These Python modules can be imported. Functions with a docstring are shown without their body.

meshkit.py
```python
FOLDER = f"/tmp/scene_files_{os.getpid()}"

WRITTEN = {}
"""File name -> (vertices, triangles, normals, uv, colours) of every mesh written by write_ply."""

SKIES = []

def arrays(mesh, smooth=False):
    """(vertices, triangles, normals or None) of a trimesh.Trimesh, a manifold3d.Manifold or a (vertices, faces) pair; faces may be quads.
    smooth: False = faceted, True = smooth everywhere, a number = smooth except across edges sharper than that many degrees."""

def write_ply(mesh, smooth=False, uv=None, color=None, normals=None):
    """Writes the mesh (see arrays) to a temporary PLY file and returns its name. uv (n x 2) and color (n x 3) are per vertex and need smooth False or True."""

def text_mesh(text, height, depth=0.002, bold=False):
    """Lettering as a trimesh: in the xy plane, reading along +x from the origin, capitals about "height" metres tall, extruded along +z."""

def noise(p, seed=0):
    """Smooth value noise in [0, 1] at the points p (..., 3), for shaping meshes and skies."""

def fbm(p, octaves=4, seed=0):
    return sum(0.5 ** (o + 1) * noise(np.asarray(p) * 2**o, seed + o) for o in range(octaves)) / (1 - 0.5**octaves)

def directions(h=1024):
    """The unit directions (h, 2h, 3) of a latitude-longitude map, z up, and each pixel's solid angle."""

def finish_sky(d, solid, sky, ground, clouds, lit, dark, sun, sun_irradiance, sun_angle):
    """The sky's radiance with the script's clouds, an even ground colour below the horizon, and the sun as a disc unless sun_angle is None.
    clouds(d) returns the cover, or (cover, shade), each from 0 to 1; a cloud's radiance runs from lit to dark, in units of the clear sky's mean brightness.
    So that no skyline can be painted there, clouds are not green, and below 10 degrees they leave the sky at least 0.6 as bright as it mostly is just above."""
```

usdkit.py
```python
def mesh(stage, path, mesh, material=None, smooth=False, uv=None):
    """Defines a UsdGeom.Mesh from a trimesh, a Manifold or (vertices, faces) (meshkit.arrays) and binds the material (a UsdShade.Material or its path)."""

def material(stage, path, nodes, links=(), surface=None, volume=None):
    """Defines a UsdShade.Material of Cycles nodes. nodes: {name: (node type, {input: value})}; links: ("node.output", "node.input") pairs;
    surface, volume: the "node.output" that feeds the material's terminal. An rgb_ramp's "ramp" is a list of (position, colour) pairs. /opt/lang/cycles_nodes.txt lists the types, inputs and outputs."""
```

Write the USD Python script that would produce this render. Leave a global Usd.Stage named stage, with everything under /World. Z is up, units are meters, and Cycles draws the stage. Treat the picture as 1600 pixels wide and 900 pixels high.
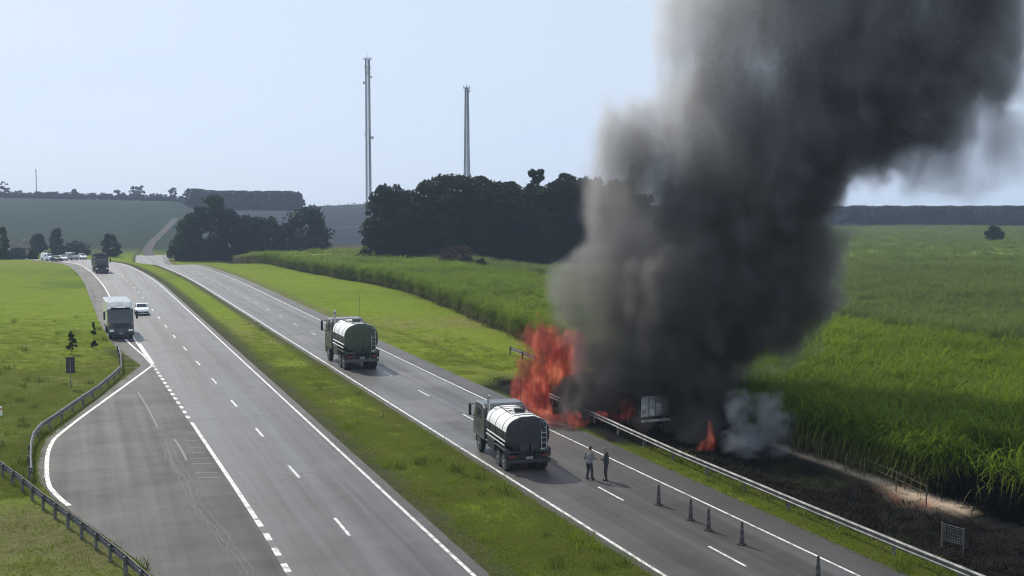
import math, random
import numpy as np
import trimesh, manifold3d
from pxr import Usd, UsdGeom, UsdLux, UsdShade, Gf, Sdf, Vt
import usdkit, meshkit

stage = Usd.Stage.CreateInMemory()
UsdGeom.SetStageUpAxis(stage, UsdGeom.Tokens.z)
UsdGeom.SetStageMetersPerUnit(stage, 1.0)
world = UsdGeom.Xform.Define(stage, '/World')
stage.SetDefaultPrim(world.GetPrim())
UsdGeom.Scope.Define(stage, '/World/Looks')
PI = math.pi

# ------------------------------------------------------------------ camera, sky, sun, exposure
# The road runs along +y, x is to the right of it; the camera is 14.5 m up and looks 21 degrees to the right of the road.
CAM_H, FPX, PITCH, YAW = 14.5, 1770.0, math.atan(128 / 1770.0), math.atan2(680, 1770)
EXPOSURE = 0.0
SUN_AZ, SUN_EL = math.radians(-15.0), math.radians(41.0)        # azimuth clockwise from +y
SUN_I, SKY_I, HAZE, SMOKE = 1.08, 0.118, 0.00020, 0.75
cam = UsdGeom.Camera.Define(stage, '/World/camera')
cam.CreateHorizontalApertureAttr(36.0); cam.CreateVerticalApertureAttr(20.25)
cam.CreateFocalLengthAttr(36.0 * FPX / 1600)
cam.CreateClippingRangeAttr(Gf.Vec2f(0.5, 20000))
cam.CreateExposureAttr(EXPOSURE)
cam.AddTranslateOp().Set(Gf.Vec3d(0, 0, CAM_H))
cam.AddRotateXYZOp().Set(Gf.Vec3f(90 - math.degrees(PITCH), 0, -math.degrees(YAW)))
sun_dir = np.array([math.sin(SUN_AZ) * math.cos(SUN_EL), math.cos(SUN_AZ) * math.cos(SUN_EL), math.sin(SUN_EL)])
sun = UsdLux.DistantLight.Define(stage, '/World/sun')
sun.CreateIntensityAttr(SUN_I); sun.CreateAngleAttr(0.5); sun.CreateNormalizeAttr(True); sun.CreateColorAttr(Gf.Vec3f(1.0, 0.93, 0.82))
sun.AddRotateXYZOp().Set(Gf.Vec3f(math.degrees(PI / 2 - SUN_EL), 0, math.degrees(PI - SUN_AZ)))
sky_mat = usdkit.material(stage, '/World/Looks/sky_air', {
    'tc': ('texture_coordinate', {}),
    'sky': ('sky_texture', {'sky_type': 'single_scattering', 'sun_disc': False, 'sun_elevation': SUN_EL, 'sun_rotation': SUN_AZ, 'air_density': 1.0, 'aerosol_density': 2.0, 'ozone_density': 1.0}),
    'map': ('mapping', {'scale': (1.5, 1.5, 5.0)}),
    'n': ('noise_texture', {'scale': 1.3, 'detail': 5, 'roughness': 0.55}),
    'r': ('rgb_ramp', {'ramp': [(0.0, (.80,) * 3), (0.45, (.84,) * 3), (0.75, (.93,) * 3), (1, (.93,) * 3)]}),
    'veil': ('mix', {'color2': (5.85, 6.8, 8.15)}),
    'bg': ('background_shader', {'strength': SKY_I}),
}, [('tc.generated', 'map.vector'), ('map.vector', 'n.vector'), ('n.fac', 'r.fac'), ('r.color', 'veil.fac'), ('sky.color', 'veil.color1'), ('veil.color', 'bg.color')], surface='bg.background')
dome = UsdLux.DomeLight.Define(stage, '/World/sky')
UsdShade.MaterialBindingAPI.Apply(dome.GetPrim()).Bind(sky_mat)
dome.GetPrim().SetCustomDataByKey('kind', 'structure')

# ------------------------------------------------------------------ helpers
CY, SY = math.cos(YAW), math.sin(YAW)
CP, SP = math.cos(PITCH), math.sin(PITCH)
def at(px, py, z=0.0):
    """The place on the level z that a photograph pixel looks at, in road coordinates."""
    a, b = (px - 800) / FPX, (450 - py) / FPX
    d = (a, CP + b * SP, -SP + b * CP)
    k = (CAM_H - z) / -d[2]
    return np.array([d[0] * k * CY + d[1] * k * SY, -d[0] * k * SY + d[1] * k * CY, z])
def aim(px, py, dist):
    """The point at forward distance dist seen at a photograph pixel."""
    a, b = (px - 800) / FPX, (450 - py) / FPX
    d = np.array([a, CP + b * SP, -SP + b * CP]); d = d * dist / d[1]
    return np.array([d[0] * CY + d[1] * SY, -d[0] * SY + d[1] * CY, CAM_H + d[2]])
used = {}
def numbered(name, parent='/World'):
    k = used.get((parent, name), 0); used[(parent, name)] = k + 1
    return f'{parent}/{name}' + (f'_{k:03d}' if k else '')
def tag(o, label=None, cat=None, group=None, kind=None):
    p = o.GetPrim() if hasattr(o, 'GetPrim') else o
    for k, v in (('label', label), ('category', cat), ('group', group), ('kind', kind)):
        if v: p.SetCustomDataByKey(k, v)
    return o
def place(x, loc, rz=0, s=None, tilt=None):
    x.ClearXformOpOrder()
    x.AddTranslateOp().Set(Gf.Vec3d(*map(float, loc)))
    x.AddRotateXYZOp().Set(Gf.Vec3f(*(tilt or (0, 0)), math.degrees(rz)))
    if s is not None:
        x.AddScaleOp().Set(Gf.Vec3f(*(s if np.ndim(s) else (s, s, s))))
def thing(name, label=None, cat=None, loc=(0, 0, 0), rz=0, group=None, kind=None, s=None, tilt=None):
    x = UsdGeom.Xform.Define(stage, numbered(name)); place(x, loc, rz, s, tilt); tag(x, label, cat, group, kind)
    return x
def path(p): return str(p.GetPath())
def obj(name, mesh, mat, parent=None, smooth=False, **kw):
    m = usdkit.mesh(stage, numbered(name, path(parent) if parent is not None else '/World'), mesh, mat, smooth=smooth)
    return tag(m, **kw) if kw else m
def dup(root, loc, rz=0, label=None, group=None, s=None, cat=None, tilt=None):
    was = root.GetPrim().GetCustomData(); base = root.GetPrim().GetName()
    if base[-4:-3] == '_' and base[-3:].isdigit(): base = base[:-4]
    x = UsdGeom.Xform.Define(stage, numbered(base)); x.GetPrim().GetReferences().AddInternalReference(root.GetPath())
    place(x, loc, rz, s, tilt); tag(x, label or was.get('label'), cat or was.get('category'), group or was.get('group'))
    x.GetPrim().SetInstanceable(True)
    return x
class MB:
    """Collects shapes into one mesh."""
    def __init__(self): self.v, self.f, self.n = [], [], 0
    def raw(self, v, f):
        v, f = np.asarray(v, float), np.asarray(f, int)
        if len(f) == 0: return self
        if f.shape[1] == 4: f = np.vstack([f[:, [0, 1, 2]], f[:, [0, 2, 3]]])
        self.v.append(v); self.f.append(f + self.n); self.n += len(v); return self
    def add(self, m, M=None):
        v, f, _ = meshkit.arrays(m)
        if M is not None: v = v @ np.asarray(M)[:3, :3].T + np.asarray(M)[:3, 3]
        return self.raw(v, f)
    def box(self, c, s, bev=0.0, R=None):
        if bev:
            h = np.array(s) / 2 - bev
            pts = [np.array([x, y, z]) * h + d for x in (-1, 1) for y in (-1, 1) for z in (-1, 1) for d in (np.array([x * bev, 0, 0]), np.array([0, y * bev, 0]), np.array([0, 0, z * bev]))]
            m = trimesh.convex.convex_hull(np.array(pts))
        else: m = trimesh.creation.box(s)
        v = np.array(m.vertices)
        if R is not None: v = v @ np.asarray(R).T
        return self.raw(v + np.array(c), m.faces)
    def tube(self, p, q, r, r2=None, n=8, cap=True):
        p, q = np.array(p, float), np.array(q, float); r2 = r if r2 is None else r2
        d = q - p; d = d / np.linalg.norm(d); a = np.cross(d, [0, 0, 1] if abs(d[2]) < .9 else [1, 0, 0]); a /= np.linalg.norm(a); b = np.cross(d, a)
        t = np.arange(n) * 2 * PI / n; ring = np.cos(t)[:, None] * a + np.sin(t)[:, None] * b
        v = np.vstack([p + ring * r, q + ring * r2, [p], [q]]); i = np.arange(n); j = (i + 1) % n
        f = [np.stack([i, i + n, j], 1), np.stack([j, i + n, j + n], 1)]
        if cap: f += [np.stack([i, j, np.full(n, 2 * n)], 1), np.stack([i + n, np.full(n, 2 * n + 1), j + n], 1)]
        return self.raw(v, np.vstack(f))
    def poly(self, pts, r, n=6):
        for a, b in zip(pts[:-1], pts[1:]): self.tube(a, b, r, n=n)
        return self
    def loft(self, rings, close=True):
        """rings: list of (n,3) arrays; caps both ends by fans."""
        n = len(rings[0]); v = np.vstack(rings + [np.mean(rings[0], 0)[None], np.mean(rings[-1], 0)[None]]); f = []
        i = np.arange(n); j = (i + 1) % n
        for k in range(len(rings) - 1):
            f += [np.stack([i + k * n, j + k * n, i + (k + 1) * n], 1), np.stack([j + k * n, j + (k + 1) * n, i + (k + 1) * n], 1)]
        if close:
            L = len(rings) * n
            f += [np.stack([j, i, np.full(n, L)], 1), np.stack([i + L - n, j + L - n, np.full(n, L + 1)], 1)]
        return self.raw(v, np.vstack(f))
    def mesh(self): return np.vstack(self.v), np.vstack(self.f)
    def build(self, name, mat, parent=None, smooth=False, **kw):
        return obj(name, self.mesh(), mat, parent, smooth, **kw)
def rotz(a): c, s = math.cos(a), math.sin(a); return np.array([[c, -s, 0], [s, c, 0], [0, 0, 1.]])
def rotx(a): c, s = math.cos(a), math.sin(a); return np.array([[1, 0, 0], [0, c, -s], [0, s, c.real]])
def sst(a, b, x): t = np.clip((np.asarray(x, float) - a) / (b - a), 0, 1); return t * t * (3 - 2 * t)
def scatter(name, proto_meshes, mat, pts, rz, sc, label, cat, tilt=0.0, seed=0, kind='stuff'):
    """One PointInstancer: what nobody could count."""
    pi = UsdGeom.PointInstancer.Define(stage, numbered(name)); protos = []
    for k, m in enumerate(proto_meshes):
        o = usdkit.mesh(stage, path(pi) + f'/{name}_kind' + (f'_{k:03d}' if k else ''), m, mat[k] if isinstance(mat, list) else mat)
        protos.append(o.GetPath())
    pi.CreatePrototypesRel().SetTargets(protos)
    r = np.random.default_rng(seed); n = len(pts)
    pi.CreateProtoIndicesAttr(Vt.IntArray.FromNumpy(r.integers(0, len(protos), n).astype(np.int32)))
    pi.CreatePositionsAttr(Vt.Vec3fArray.FromNumpy(np.asarray(pts, np.float32)))
    rz = np.asarray(rz)
    tx, ty = (r.normal(0, tilt, n), r.normal(0, tilt, n)) if tilt else (np.zeros(n), np.zeros(n))
    q = np.stack([np.cos(rz / 2), tx * np.cos(rz / 2) / 2, ty * np.cos(rz / 2) / 2, np.sin(rz / 2)], 1); q /= np.linalg.norm(q, axis=1, keepdims=True)
    pi.CreateOrientationsAttr(Vt.QuathArray([Gf.Quath(float(a), float(b), float(c), float(d)) for a, b, c, d in q]))
    sc = np.asarray(sc, np.float32); sc = np.repeat(sc[:, None], 3, 1) if sc.ndim == 1 else sc
    pi.CreateScalesAttr(Vt.Vec3fArray.FromNumpy(sc))
    return tag(pi, label, cat, None, kind)

# ------------------------------------------------------------------ materials
LK = '/World/Looks/'
def mat(name, nodes, links, surface='p.BSDF', **k): return usdkit.material(stage, LK + name, nodes, links, surface=surface, **k)
def paint(name, col, rough=0.45, metal=0.0, dirt=0.25, scale=3.0, coat=0.0, spec=0.5):
    dk = tuple(c * (1 - dirt) * .9 + .02 * dirt for c in col)
    return mat(name, {'tc': ('texture_coordinate', {}), 'n': ('noise_texture', {'scale': scale, 'detail': 6, 'roughness': .65}),
        'r': ('rgb_ramp', {'ramp': [(0, dk), (.42, dk), (.62, col), (1, tuple(min(1, c * 1.05) for c in col))]}),
        'mr': ('map_range', {'from_min': .3, 'from_max': .7, 'to_min': min(1, rough + .15), 'to_max': rough}),
        'p': ('principled_bsdf', {'metallic': metal, 'coat_weight': coat, 'specular_ior_level': spec})},
        [('tc.object', 'n.vector'), ('n.fac', 'r.fac'), ('n.fac', 'mr.value'), ('mr.result', 'p.roughness'), ('r.color', 'p.base_color')])
def glassy(name, col=(.02, .025, .03)):
    return mat(name, {'p': ('principled_bsdf', {'base_color': col, 'roughness': .08, 'specular_ior_level': .6})}, [])
def leafy(name, c1, c2, trans=0.25, scale=.35, spread=.5, spec=.1):
    mid = tuple((a + b) / 2 for a, b in zip(c1, c2))
    return mat(name, {'g': ('geometry', {}), 'oi': ('object_info', {}), 'n': ('noise_texture', {'scale': scale, 'detail': 4, 'roughness': .6}),
        's': ('math', {'math_type': 'multiply_add', 'value2': spread}), 'ri': ('math', {'math_type': 'multiply_add', 'value2': .35}),
        'm': ('math', {'math_type': 'subtract', 'value2': (spread + .35) / 2 - .15}),
        'r': ('rgb_ramp', {'ramp': [(0, c1), (.5, mid), (1, c2)]}),
        'd': ('principled_bsdf', {'roughness': .7, 'specular_ior_level': spec}), 't': ('translucent_bsdf', {}), 'mx': ('mix_closure', {'fac': trans})},
        [('g.position', 'n.vector'), ('g.random_per_island', 's.value1'), ('n.fac', 's.value3'), ('oi.random', 'ri.value1'), ('s.value', 'ri.value3'), ('ri.value', 'm.value1'), ('m.value', 'r.fac'),
         ('r.color', 'd.base_color'), ('r.color', 't.color'), ('d.BSDF', 'mx.closure1'), ('t.BSDF', 'mx.closure2')], surface='mx.closure')

# ------------------------------------------------------------------ the lie of the land
def bendA(t): t = np.asarray(t, float); return -0.00038 * np.maximum(0, t - 205) ** 2 - .0045 * np.maximum(0, t - 292) ** 2
def bendC(t):
    t = np.asarray(t, float)
    near = -0.00034 * np.maximum(0, t - 205) ** 2
    return np.where(t < 310, near, np.interp(t, [310, 370, 430, 520, 700, 930, 1100], [-3.75, -4.0, -1.0, 10, 33, 60, 75]))
def aL(t): return np.interp(t, [0, 50, 60, 78, 108, 126, 186, 240], [7.6, 7.5, 7.3, 6.9, 6.2, 5.7, 4.8, 4.2]) + bendA(t)
def aR(t): return 14.25 + bendA(t)
def cL(t): return 21.25 + bendC(t)
def cR(t): return np.interp(t, [0, 90, 160, 240], [28.35, 28.4, 28.8, 29.4]) + bendC(t)
def noise2(X, Y, s, seed=0, oct=3):
    return meshkit.fbm(np.stack([np.asarray(X, float) * s, np.asarray(Y, float) * s, np.full(np.shape(X), 3.7)], -1), oct, seed) - .5
def pave_left(t):
    """Left border of the asphalt of the left carriageway, lay-by and shoulder included."""
    return np.interp(t, [0, 38, 45.8, 52.6, 58, 62, 66.5, 75, 89, 108, 116, 126, 150, 200, 240, 400], [5.2, 3.6, 2.6, .7, -.9, -2.0, -2.4, -2.3, .9, 5.2, 4.2, 3.2, 2.4, 1.6, 1.2, 1.0]) + bendA(t)
def cane_front(t): return np.interp(t, [0, 38, 60, 80, 94, 108, 125, 150, 182, 214, 263, 336, 380], [41.0, 40.7, 40.4, 41.5, 43.6, 44.6, 46.5, 49.5, 52, 50.5, 46, 44, 43.6])
def terrain(X, Y):
    X, Y = np.asarray(X, float), np.asarray(Y, float)
    hx, hy = X * CY - Y * SY, X * SY + Y * CY
    phi = np.where(hy > 20, hx / np.maximum(hy, 20), 0)
    st = np.where(X < 12, 1, 0) * 0 + (1 - sst(6, 20, X))
    dip = -3.3 * sst(285 + 45 * st, 350 + 45 * st, Y) * (1 - sst(45, 95, X))
    zr = np.interp(phi, [-.8, -.46, -.30, -.265, -.19, -.11, -.02, .06], [20, 21.5, 18.5, 14, 13.6, 17.0, 9, 0])
    hill = np.where(hy > 20, (zr - np.where(phi < -.02, dip, 0)) * sst(395, 930, hy) * (1 - .5 * sst(950, 1600, hy)), 0)
    base = dip + hill
    dl, dm, dr = np.clip((pave_left(Y) - X) / 5, 0, 1), np.clip(np.minimum(X - aR(Y) - .7, cL(Y) - .6 - X) / 1.5, 0, 1), np.clip((X - cR(Y) - 2) / 3, 0, 1)
    rel = np.maximum(np.maximum(dl, dm * .35), dr)
    rough = rel * (.7 * noise2(X, Y, .06, 1) + .22 * noise2(X, Y, .35, 2)) * (1 - sst(300, 420, np.abs(Y)))
    bank = dl * 1.1 * sst(0, 22, pave_left(Y) - X) * (1 - sst(260, 330, Y)) * sst(70, 110, Y)      # the grass to the left rises a little
    ditch = -.55 * np.exp(-((X - 36.2) / 1.7) ** 2) * (1 - sst(150, 200, Y))                       # a shallow ditch along the cane
    return base + rough + bank + ditch
def under_road(X, Y):
    X, Y = np.asarray(X, float), np.asarray(Y, float)
    a = np.minimum(X - pave_left(Y), aR(Y) + .75 - X); c = np.minimum(X - (cL(Y) - .55), cR(Y) + 2.0 - X)
    return np.clip(np.maximum(a, c) / .35, -1, 1)

def axis_points(lo, hi, step, far, grow):
    mid = list(np.arange(lo, hi + 1e-6, step)); s = step; up = [mid[-1]]
    while up[-1] < far: s *= grow; up.append(up[-1] + s)
    s = step; dn = [mid[0]]
    while dn[-1] > -far: s *= grow; dn.append(dn[-1] - s)
    return np.array(dn[:0:-1] + mid + up[1:])
gx, gy = axis_points(-40, 52, .5, 2300, 1.09), axis_points(20, 330, 1.25, 2300, 1.06)
GX, GY = np.meshgrid(gx, gy, indexing='ij')
GZ = terrain(GX, GY) - .09 * np.clip(under_road(GX, GY), 0, 1)
# land cover: what grows or lies there (plus some shade painted into the colour)
HX, HY = GX * CY - GY * SY, GX * SY + GY * CY
PHI = np.where(HY > 20, HX / np.maximum(HY, 20), 0)
def blend(c, new, m): return c * (1 - m[..., None]) + np.array(new) * m[..., None]
WORN = at(30, 872)
n1, n2, n3 = noise2(GX, GY, .045, 11, 4), noise2(GX, GY, .4, 12, 3), noise2(GX, GY, .012, 13, 3)
cov = np.broadcast_to(np.array([.125, .170, .012]), GX.shape + (3,)).copy()
cov = blend(cov, (.145, .145, .035), sst(.02, .3, n1 + .5 * n2))                     # straw-coloured patches
cov = blend(cov, (.072, .112, .010), sst(.05, .3, -n1 + .4 * n2))                      # lush patches
cov = blend(cov, (.13, .125, .06), sst(.15, .38, n2 + .3 * n1) * .6)                  # thin, earthy places
edge = np.minimum(np.abs(GX - (aR(GY) + .9)), np.abs(GX - (cL(GY) - .7)))
cov = blend(cov, (.055, .052, .035), (1 - sst(.15, .75, edge)) * .75)
cov = blend(cov, (.040, .042, .022), (1 - sst(.7, 1.5, np.abs(GX - (aR(GY) + 1.2)) + .5 * n2)) * .8)
cov = blend(cov, (.045, .044, .026), (1 - sst(.2, .9, np.abs(GX - (cL(GY) - .9)))) * .6)
cov = blend(cov, (.034, .033, .022), (1 - sst(.3, 1.1, np.abs(GX - (pave_left(GY) - .7)))) * sst(60, 66, GY) * (1 - sst(118, 126, GY)))                  # grit along the asphalt above; here the guardrail's shade, painted dark
cov = blend(cov, (.105, .095, .055), (1 - sst(.2, 2.2, np.abs(GX - cR(GY) - 2.4))) * sst(110, 150, GY) * .6)
cov = blend(cov, (.10, .085, .05), (1 - sst(4, 12, np.hypot(GX - WORN[0], (GY - WORN[1]) * .7))) * (.65 + n2))   # worn ground at the bottom left
cov = blend(cov, (.10, .10, .055), (1 - sst(2, 9, np.abs(GX - pave_left(GY) + 6))) * sst(66, 72, GY) * (1 - sst(95, 110, GY)) * .55)
cane_zone = sst(-.3, .6, GX - cane_front(GY)) * (HY > 0) * (1 - sst(690, 720, HY))
cov = blend(cov, (.06, .045, .028), cane_zone * (GX < 300))
burn_shade = sst(31.6, 33.4, GX + 1.2 * n2) * (1 - sst(40.2, 41.4, GX)) * sst(24, 30, GY) * (1 - sst(80, 100, GY + 8 * n1))  # ditch near black: burnt ground and the smoke's shade in one colour
burn_shade = np.clip(burn_shade + sst(30.0, 30.6, GX + .8 * n2) * (1 - sst(33, 34, GX)) * sst(56, 62, GY + 5 * n2) * (1 - sst(84, 92, GY)), 0, 1)  # shade painted dark on the verge beside the guardrail
burn_shade = np.clip(burn_shade + sst(34, 36, GX) * (1 - sst(50, 54, GX)) * (1 - sst(45, 48, GY + 2 * n2)), 0, 1)  # smoke's shade painted black on the ground at the lower right
cov = blend(cov, (.010, .0095, .009), np.clip(burn_shade * (1.05 + .6 * n2), 0, 1))
sand = np.exp(-((GX - 39.75 - .5 * n2) / (.42 + .75 * np.exp(-((GY - 44.8) / 2.6) ** 2))) ** 2 * 1.2) * sst(41.6, 43, GY) * (1 - sst(57, 58, GY))
cov = blend(cov, (.42, .33, .24), np.clip(sand * 1.4, 0, 1))
# 
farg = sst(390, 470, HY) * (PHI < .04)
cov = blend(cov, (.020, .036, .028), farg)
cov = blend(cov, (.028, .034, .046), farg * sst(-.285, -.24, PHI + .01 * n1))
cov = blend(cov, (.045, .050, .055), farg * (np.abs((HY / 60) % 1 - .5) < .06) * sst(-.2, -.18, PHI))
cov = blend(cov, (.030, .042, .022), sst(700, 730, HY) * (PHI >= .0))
cov = np.clip(cov * (1 + .35 * n2[..., None] + .25 * n3[..., None]), .004, 1)

nx, ny = len(gx), len(gy)
I = (np.arange(nx - 1)[:, None] * ny + np.arange(ny - 1)[None]).ravel()
gf = np.stack([I, I + ny, I + ny + 1, I + 1], 1)
ground_mat = mat('ground_cover', {'g': ('geometry', {}), 'a': ('attribute', {'attribute': 'cover'}),
    'n1': ('noise_texture', {'scale': 1.7, 'detail': 8, 'roughness': .7}), 'n2': ('noise_texture', {'scale': 14., 'detail': 4, 'roughness': .7}),
    'r1': ('map_range', {'from_min': .25, 'from_max': .75, 'to_min': .62, 'to_max': 1.4}), 'r2': ('map_range', {'from_min': .3, 'from_max': .7, 'to_min': .7, 'to_max': 1.3}),
    'mm': ('math', {'math_type': 'multiply'}), 'mx': ('mix', {'mix_type': 'multiply', 'fac': 1.0}), 'b': ('bump', {'strength': .5, 'distance': .12}),
    'p': ('principled_bsdf', {'roughness': 1.0, 'specular_ior_level': .04})},
    [('g.position', 'n1.vector'), ('g.position', 'n2.vector'), ('n1.fac', 'r1.value'), ('n2.fac', 'r2.value'), ('r1.result', 'mm.value1'), ('r2.result', 'mm.value2'),
     ('a.color', 'mx.color1'), ('mm.value', 'mx.color2'), ('mx.color', 'p.base_color'), ('n1.fac', 'b.height'), ('b.normal', 'p.normal')])
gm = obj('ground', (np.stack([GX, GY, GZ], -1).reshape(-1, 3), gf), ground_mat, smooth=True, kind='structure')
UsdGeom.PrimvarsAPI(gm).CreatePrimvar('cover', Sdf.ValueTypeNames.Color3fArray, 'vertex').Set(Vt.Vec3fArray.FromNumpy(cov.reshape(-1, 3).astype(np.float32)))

# ------------------------------------------------------------------ asphalt and paint
def asphalt(name, c1, c2, streak=.5, rough=.5, spec=.65, wear=0.0):
    return mat(name, {'g': ('geometry', {}), 'm': ('mapping', {'scale': (1.1, .02, 1)}), 'm2': ('mapping', {'scale': (.25, .9, 1)}),
        's': ('noise_texture', {'scale': 1.0, 'detail': 5, 'roughness': .6}), 'n': ('noise_texture', {'scale': .14, 'detail': 9, 'roughness': .7}), 'n3': ('noise_texture', {'scale': 30., 'detail': 3}),
        'x': ('noise_texture', {'scale': .6, 'detail': 4, 'roughness': .7}),
        'a': ('math', {'math_type': 'multiply', 'value2': streak}), 'b': ('math', {'math_type': 'multiply_add', 'value2': .55}), 'c': ('math', {'math_type': 'multiply_add', 'value2': .35}), 'e': ('math', {'math_type': 'multiply_add', 'value2': .25}),
        'k': ('map_range', {'from_min': .41 * (streak + 1.15), 'from_max': .59 * (streak + 1.15), 'to_min': 0, 'to_max': 1, 'clamp': True}),
        'r': ('rgb_ramp', {'ramp': [(0, c1), (.5, tuple((p + q) / 2 for p, q in zip(c1, c2))), (1, c2)]}),
        'sx': ('separate_xyz', {}), 'ph': ('math', {'math_type': 'multiply_add', 'value2': 2 * PI / 3.5, 'value3': -9.1 * 2 * PI / 3.5}), 'cs': ('math', {'math_type': 'cosine'}), 'wp': ('math', {'math_type': 'multiply_add', 'value2': -wear}),
        'mr': ('map_range', {'from_min': 0, 'from_max': 1, 'to_min': rough + .1, 'to_max': rough - .06}),
        'bu': ('bump', {'strength': .25, 'distance': .02}), 'p': ('principled_bsdf', {'specular_ior_level': spec})},
        [('g.position', 'm.vector'), ('g.position', 'm2.vector'), ('m.vector', 's.vector'), ('g.position', 'n.vector'), ('g.position', 'n3.vector'), ('m2.vector', 'x.vector'),
         ('s.fac', 'a.value1'), ('n.fac', 'b.value1'), ('a.value', 'b.value3'), ('n3.fac', 'c.value1'), ('b.value', 'c.value3'), ('x.fac', 'e.value1'), ('c.value', 'e.value3'), ('g.position', 'sx.vector'), ('sx.x', 'ph.value1'), ('ph.value', 'cs.value1'), ('cs.value', 'wp.value1'), ('e.value', 'wp.value3'), ('wp.value', 'k.value'), ('k.result', 'r.fac'),
         ('r.color', 'p.base_color'), ('k.result', 'mr.value'), ('mr.result', 'p.roughness'), ('n3.fac', 'bu.height'), ('bu.normal', 'p.normal')])
asph_lane = asphalt('asphalt_lane', (.030, .028, .0265), (.102, .095, .091), 1.0, .46, .42, wear=.07)
asph_old = asphalt('asphalt_lay_by', (.022, .021, .0208), (.050, .048, .047), .45, .68, .35)
asph_dark = asphalt('asphalt_shoulder', (.028, .027, .0265), (.06, .058, .057), .4, .65, .4)
def road_paint(name, col, wear):
    return mat(name, {'g': ('geometry', {}), 'n': ('noise_texture', {'scale': 2.2, 'detail': 8, 'roughness': .75}), 'r': ('rgb_ramp', {'ramp': [(0, tuple(c * .3 for c in col)), (wear, tuple(c * .45 for c in col)), (wear + .1, col), (1, col)]}),
        'p': ('principled_bsdf', {'roughness': .6})}, [('g.position', 'n.vector'), ('n.fac', 'r.fac'), ('r.color', 'p.base_color')])
white_paint = road_paint('road_paint_white', (.66, .65, .62), .42)
faded_paint = road_paint('road_paint_faded', (.17, .168, .162), .52)
seal = road_paint('joint_sealant', (.15, .145, .14), .5)
def ribbon(l, r, ts, dz, cols=1, flat=False):
    """A sheet between two border functions of t, laid on the land."""
    ts = np.asarray(ts, float); w = np.linspace(0, 1, cols + 1)
    L, Rr = (np.broadcast_to(f(ts) if callable(f) else np.asarray(f, float), ts.shape) for f in (l, r))
    X = L[:, None] * (1 - w) + Rr[:, None] * w; Y = np.repeat(ts[:, None], cols + 1, 1)
    Z = road_z(X, Y) + dz
    n = cols + 1; I = (np.arange(len(ts) - 1)[:, None] * n + np.arange(cols)[None]).ravel()
    return np.stack([X, Y, Z], -1).reshape(-1, 3), np.stack([I, I + 1, I + n + 1, I + n], 1)
def road_z(X, Y):
    X, Y = np.asarray(X, float), np.asarray(Y, float)
    hx, hy = X * CY - Y * SY, X * SY + Y * CY
    return np.where(Y < 285, 0.0, terrain(X, Y))
T1 = np.concatenate([np.arange(20, 205, 4.0), np.arange(205, 372, 2.5)])
T2 = np.concatenate([np.arange(20, 205, 4.0), np.arange(205, 432, 2.5)])
ra = obj('left_carriageway', ribbon(lambda t: aL(t) - .12, lambda t: aR(t) + .12, T1, .000, 4), asph_lane, smooth=True, kind='structure')
rc = obj('right_carriageway', ribbon(lambda t: cL(t) - .12, lambda t: cR(t) + .12, T2, .000, 4), asph_lane, smooth=True, kind='structure')
lay = obj('lay_by', ribbon(pave_left, lambda t: aL(t) - .12, T1, 0, 6), asph_old, smooth=True, kind='structure')
sh1 = obj('shoulder', ribbon(lambda t: aR(t) + .12, lambda t: aR(t) + .62, T1, 0), asph_dark, smooth=True, kind='structure')
sh2 = obj('shoulder', ribbon(lambda t: cL(t) - .5, lambda t: cL(t) - .12, T2, 0), asph_dark, smooth=True, kind='structure')
sh3 = obj('shoulder', ribbon(lambda t: cR(t) + .12, lambda t: cR(t) + 1.9, T2, 0), asph_dark, smooth=True, kind='structure')
PZ = .006
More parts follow.
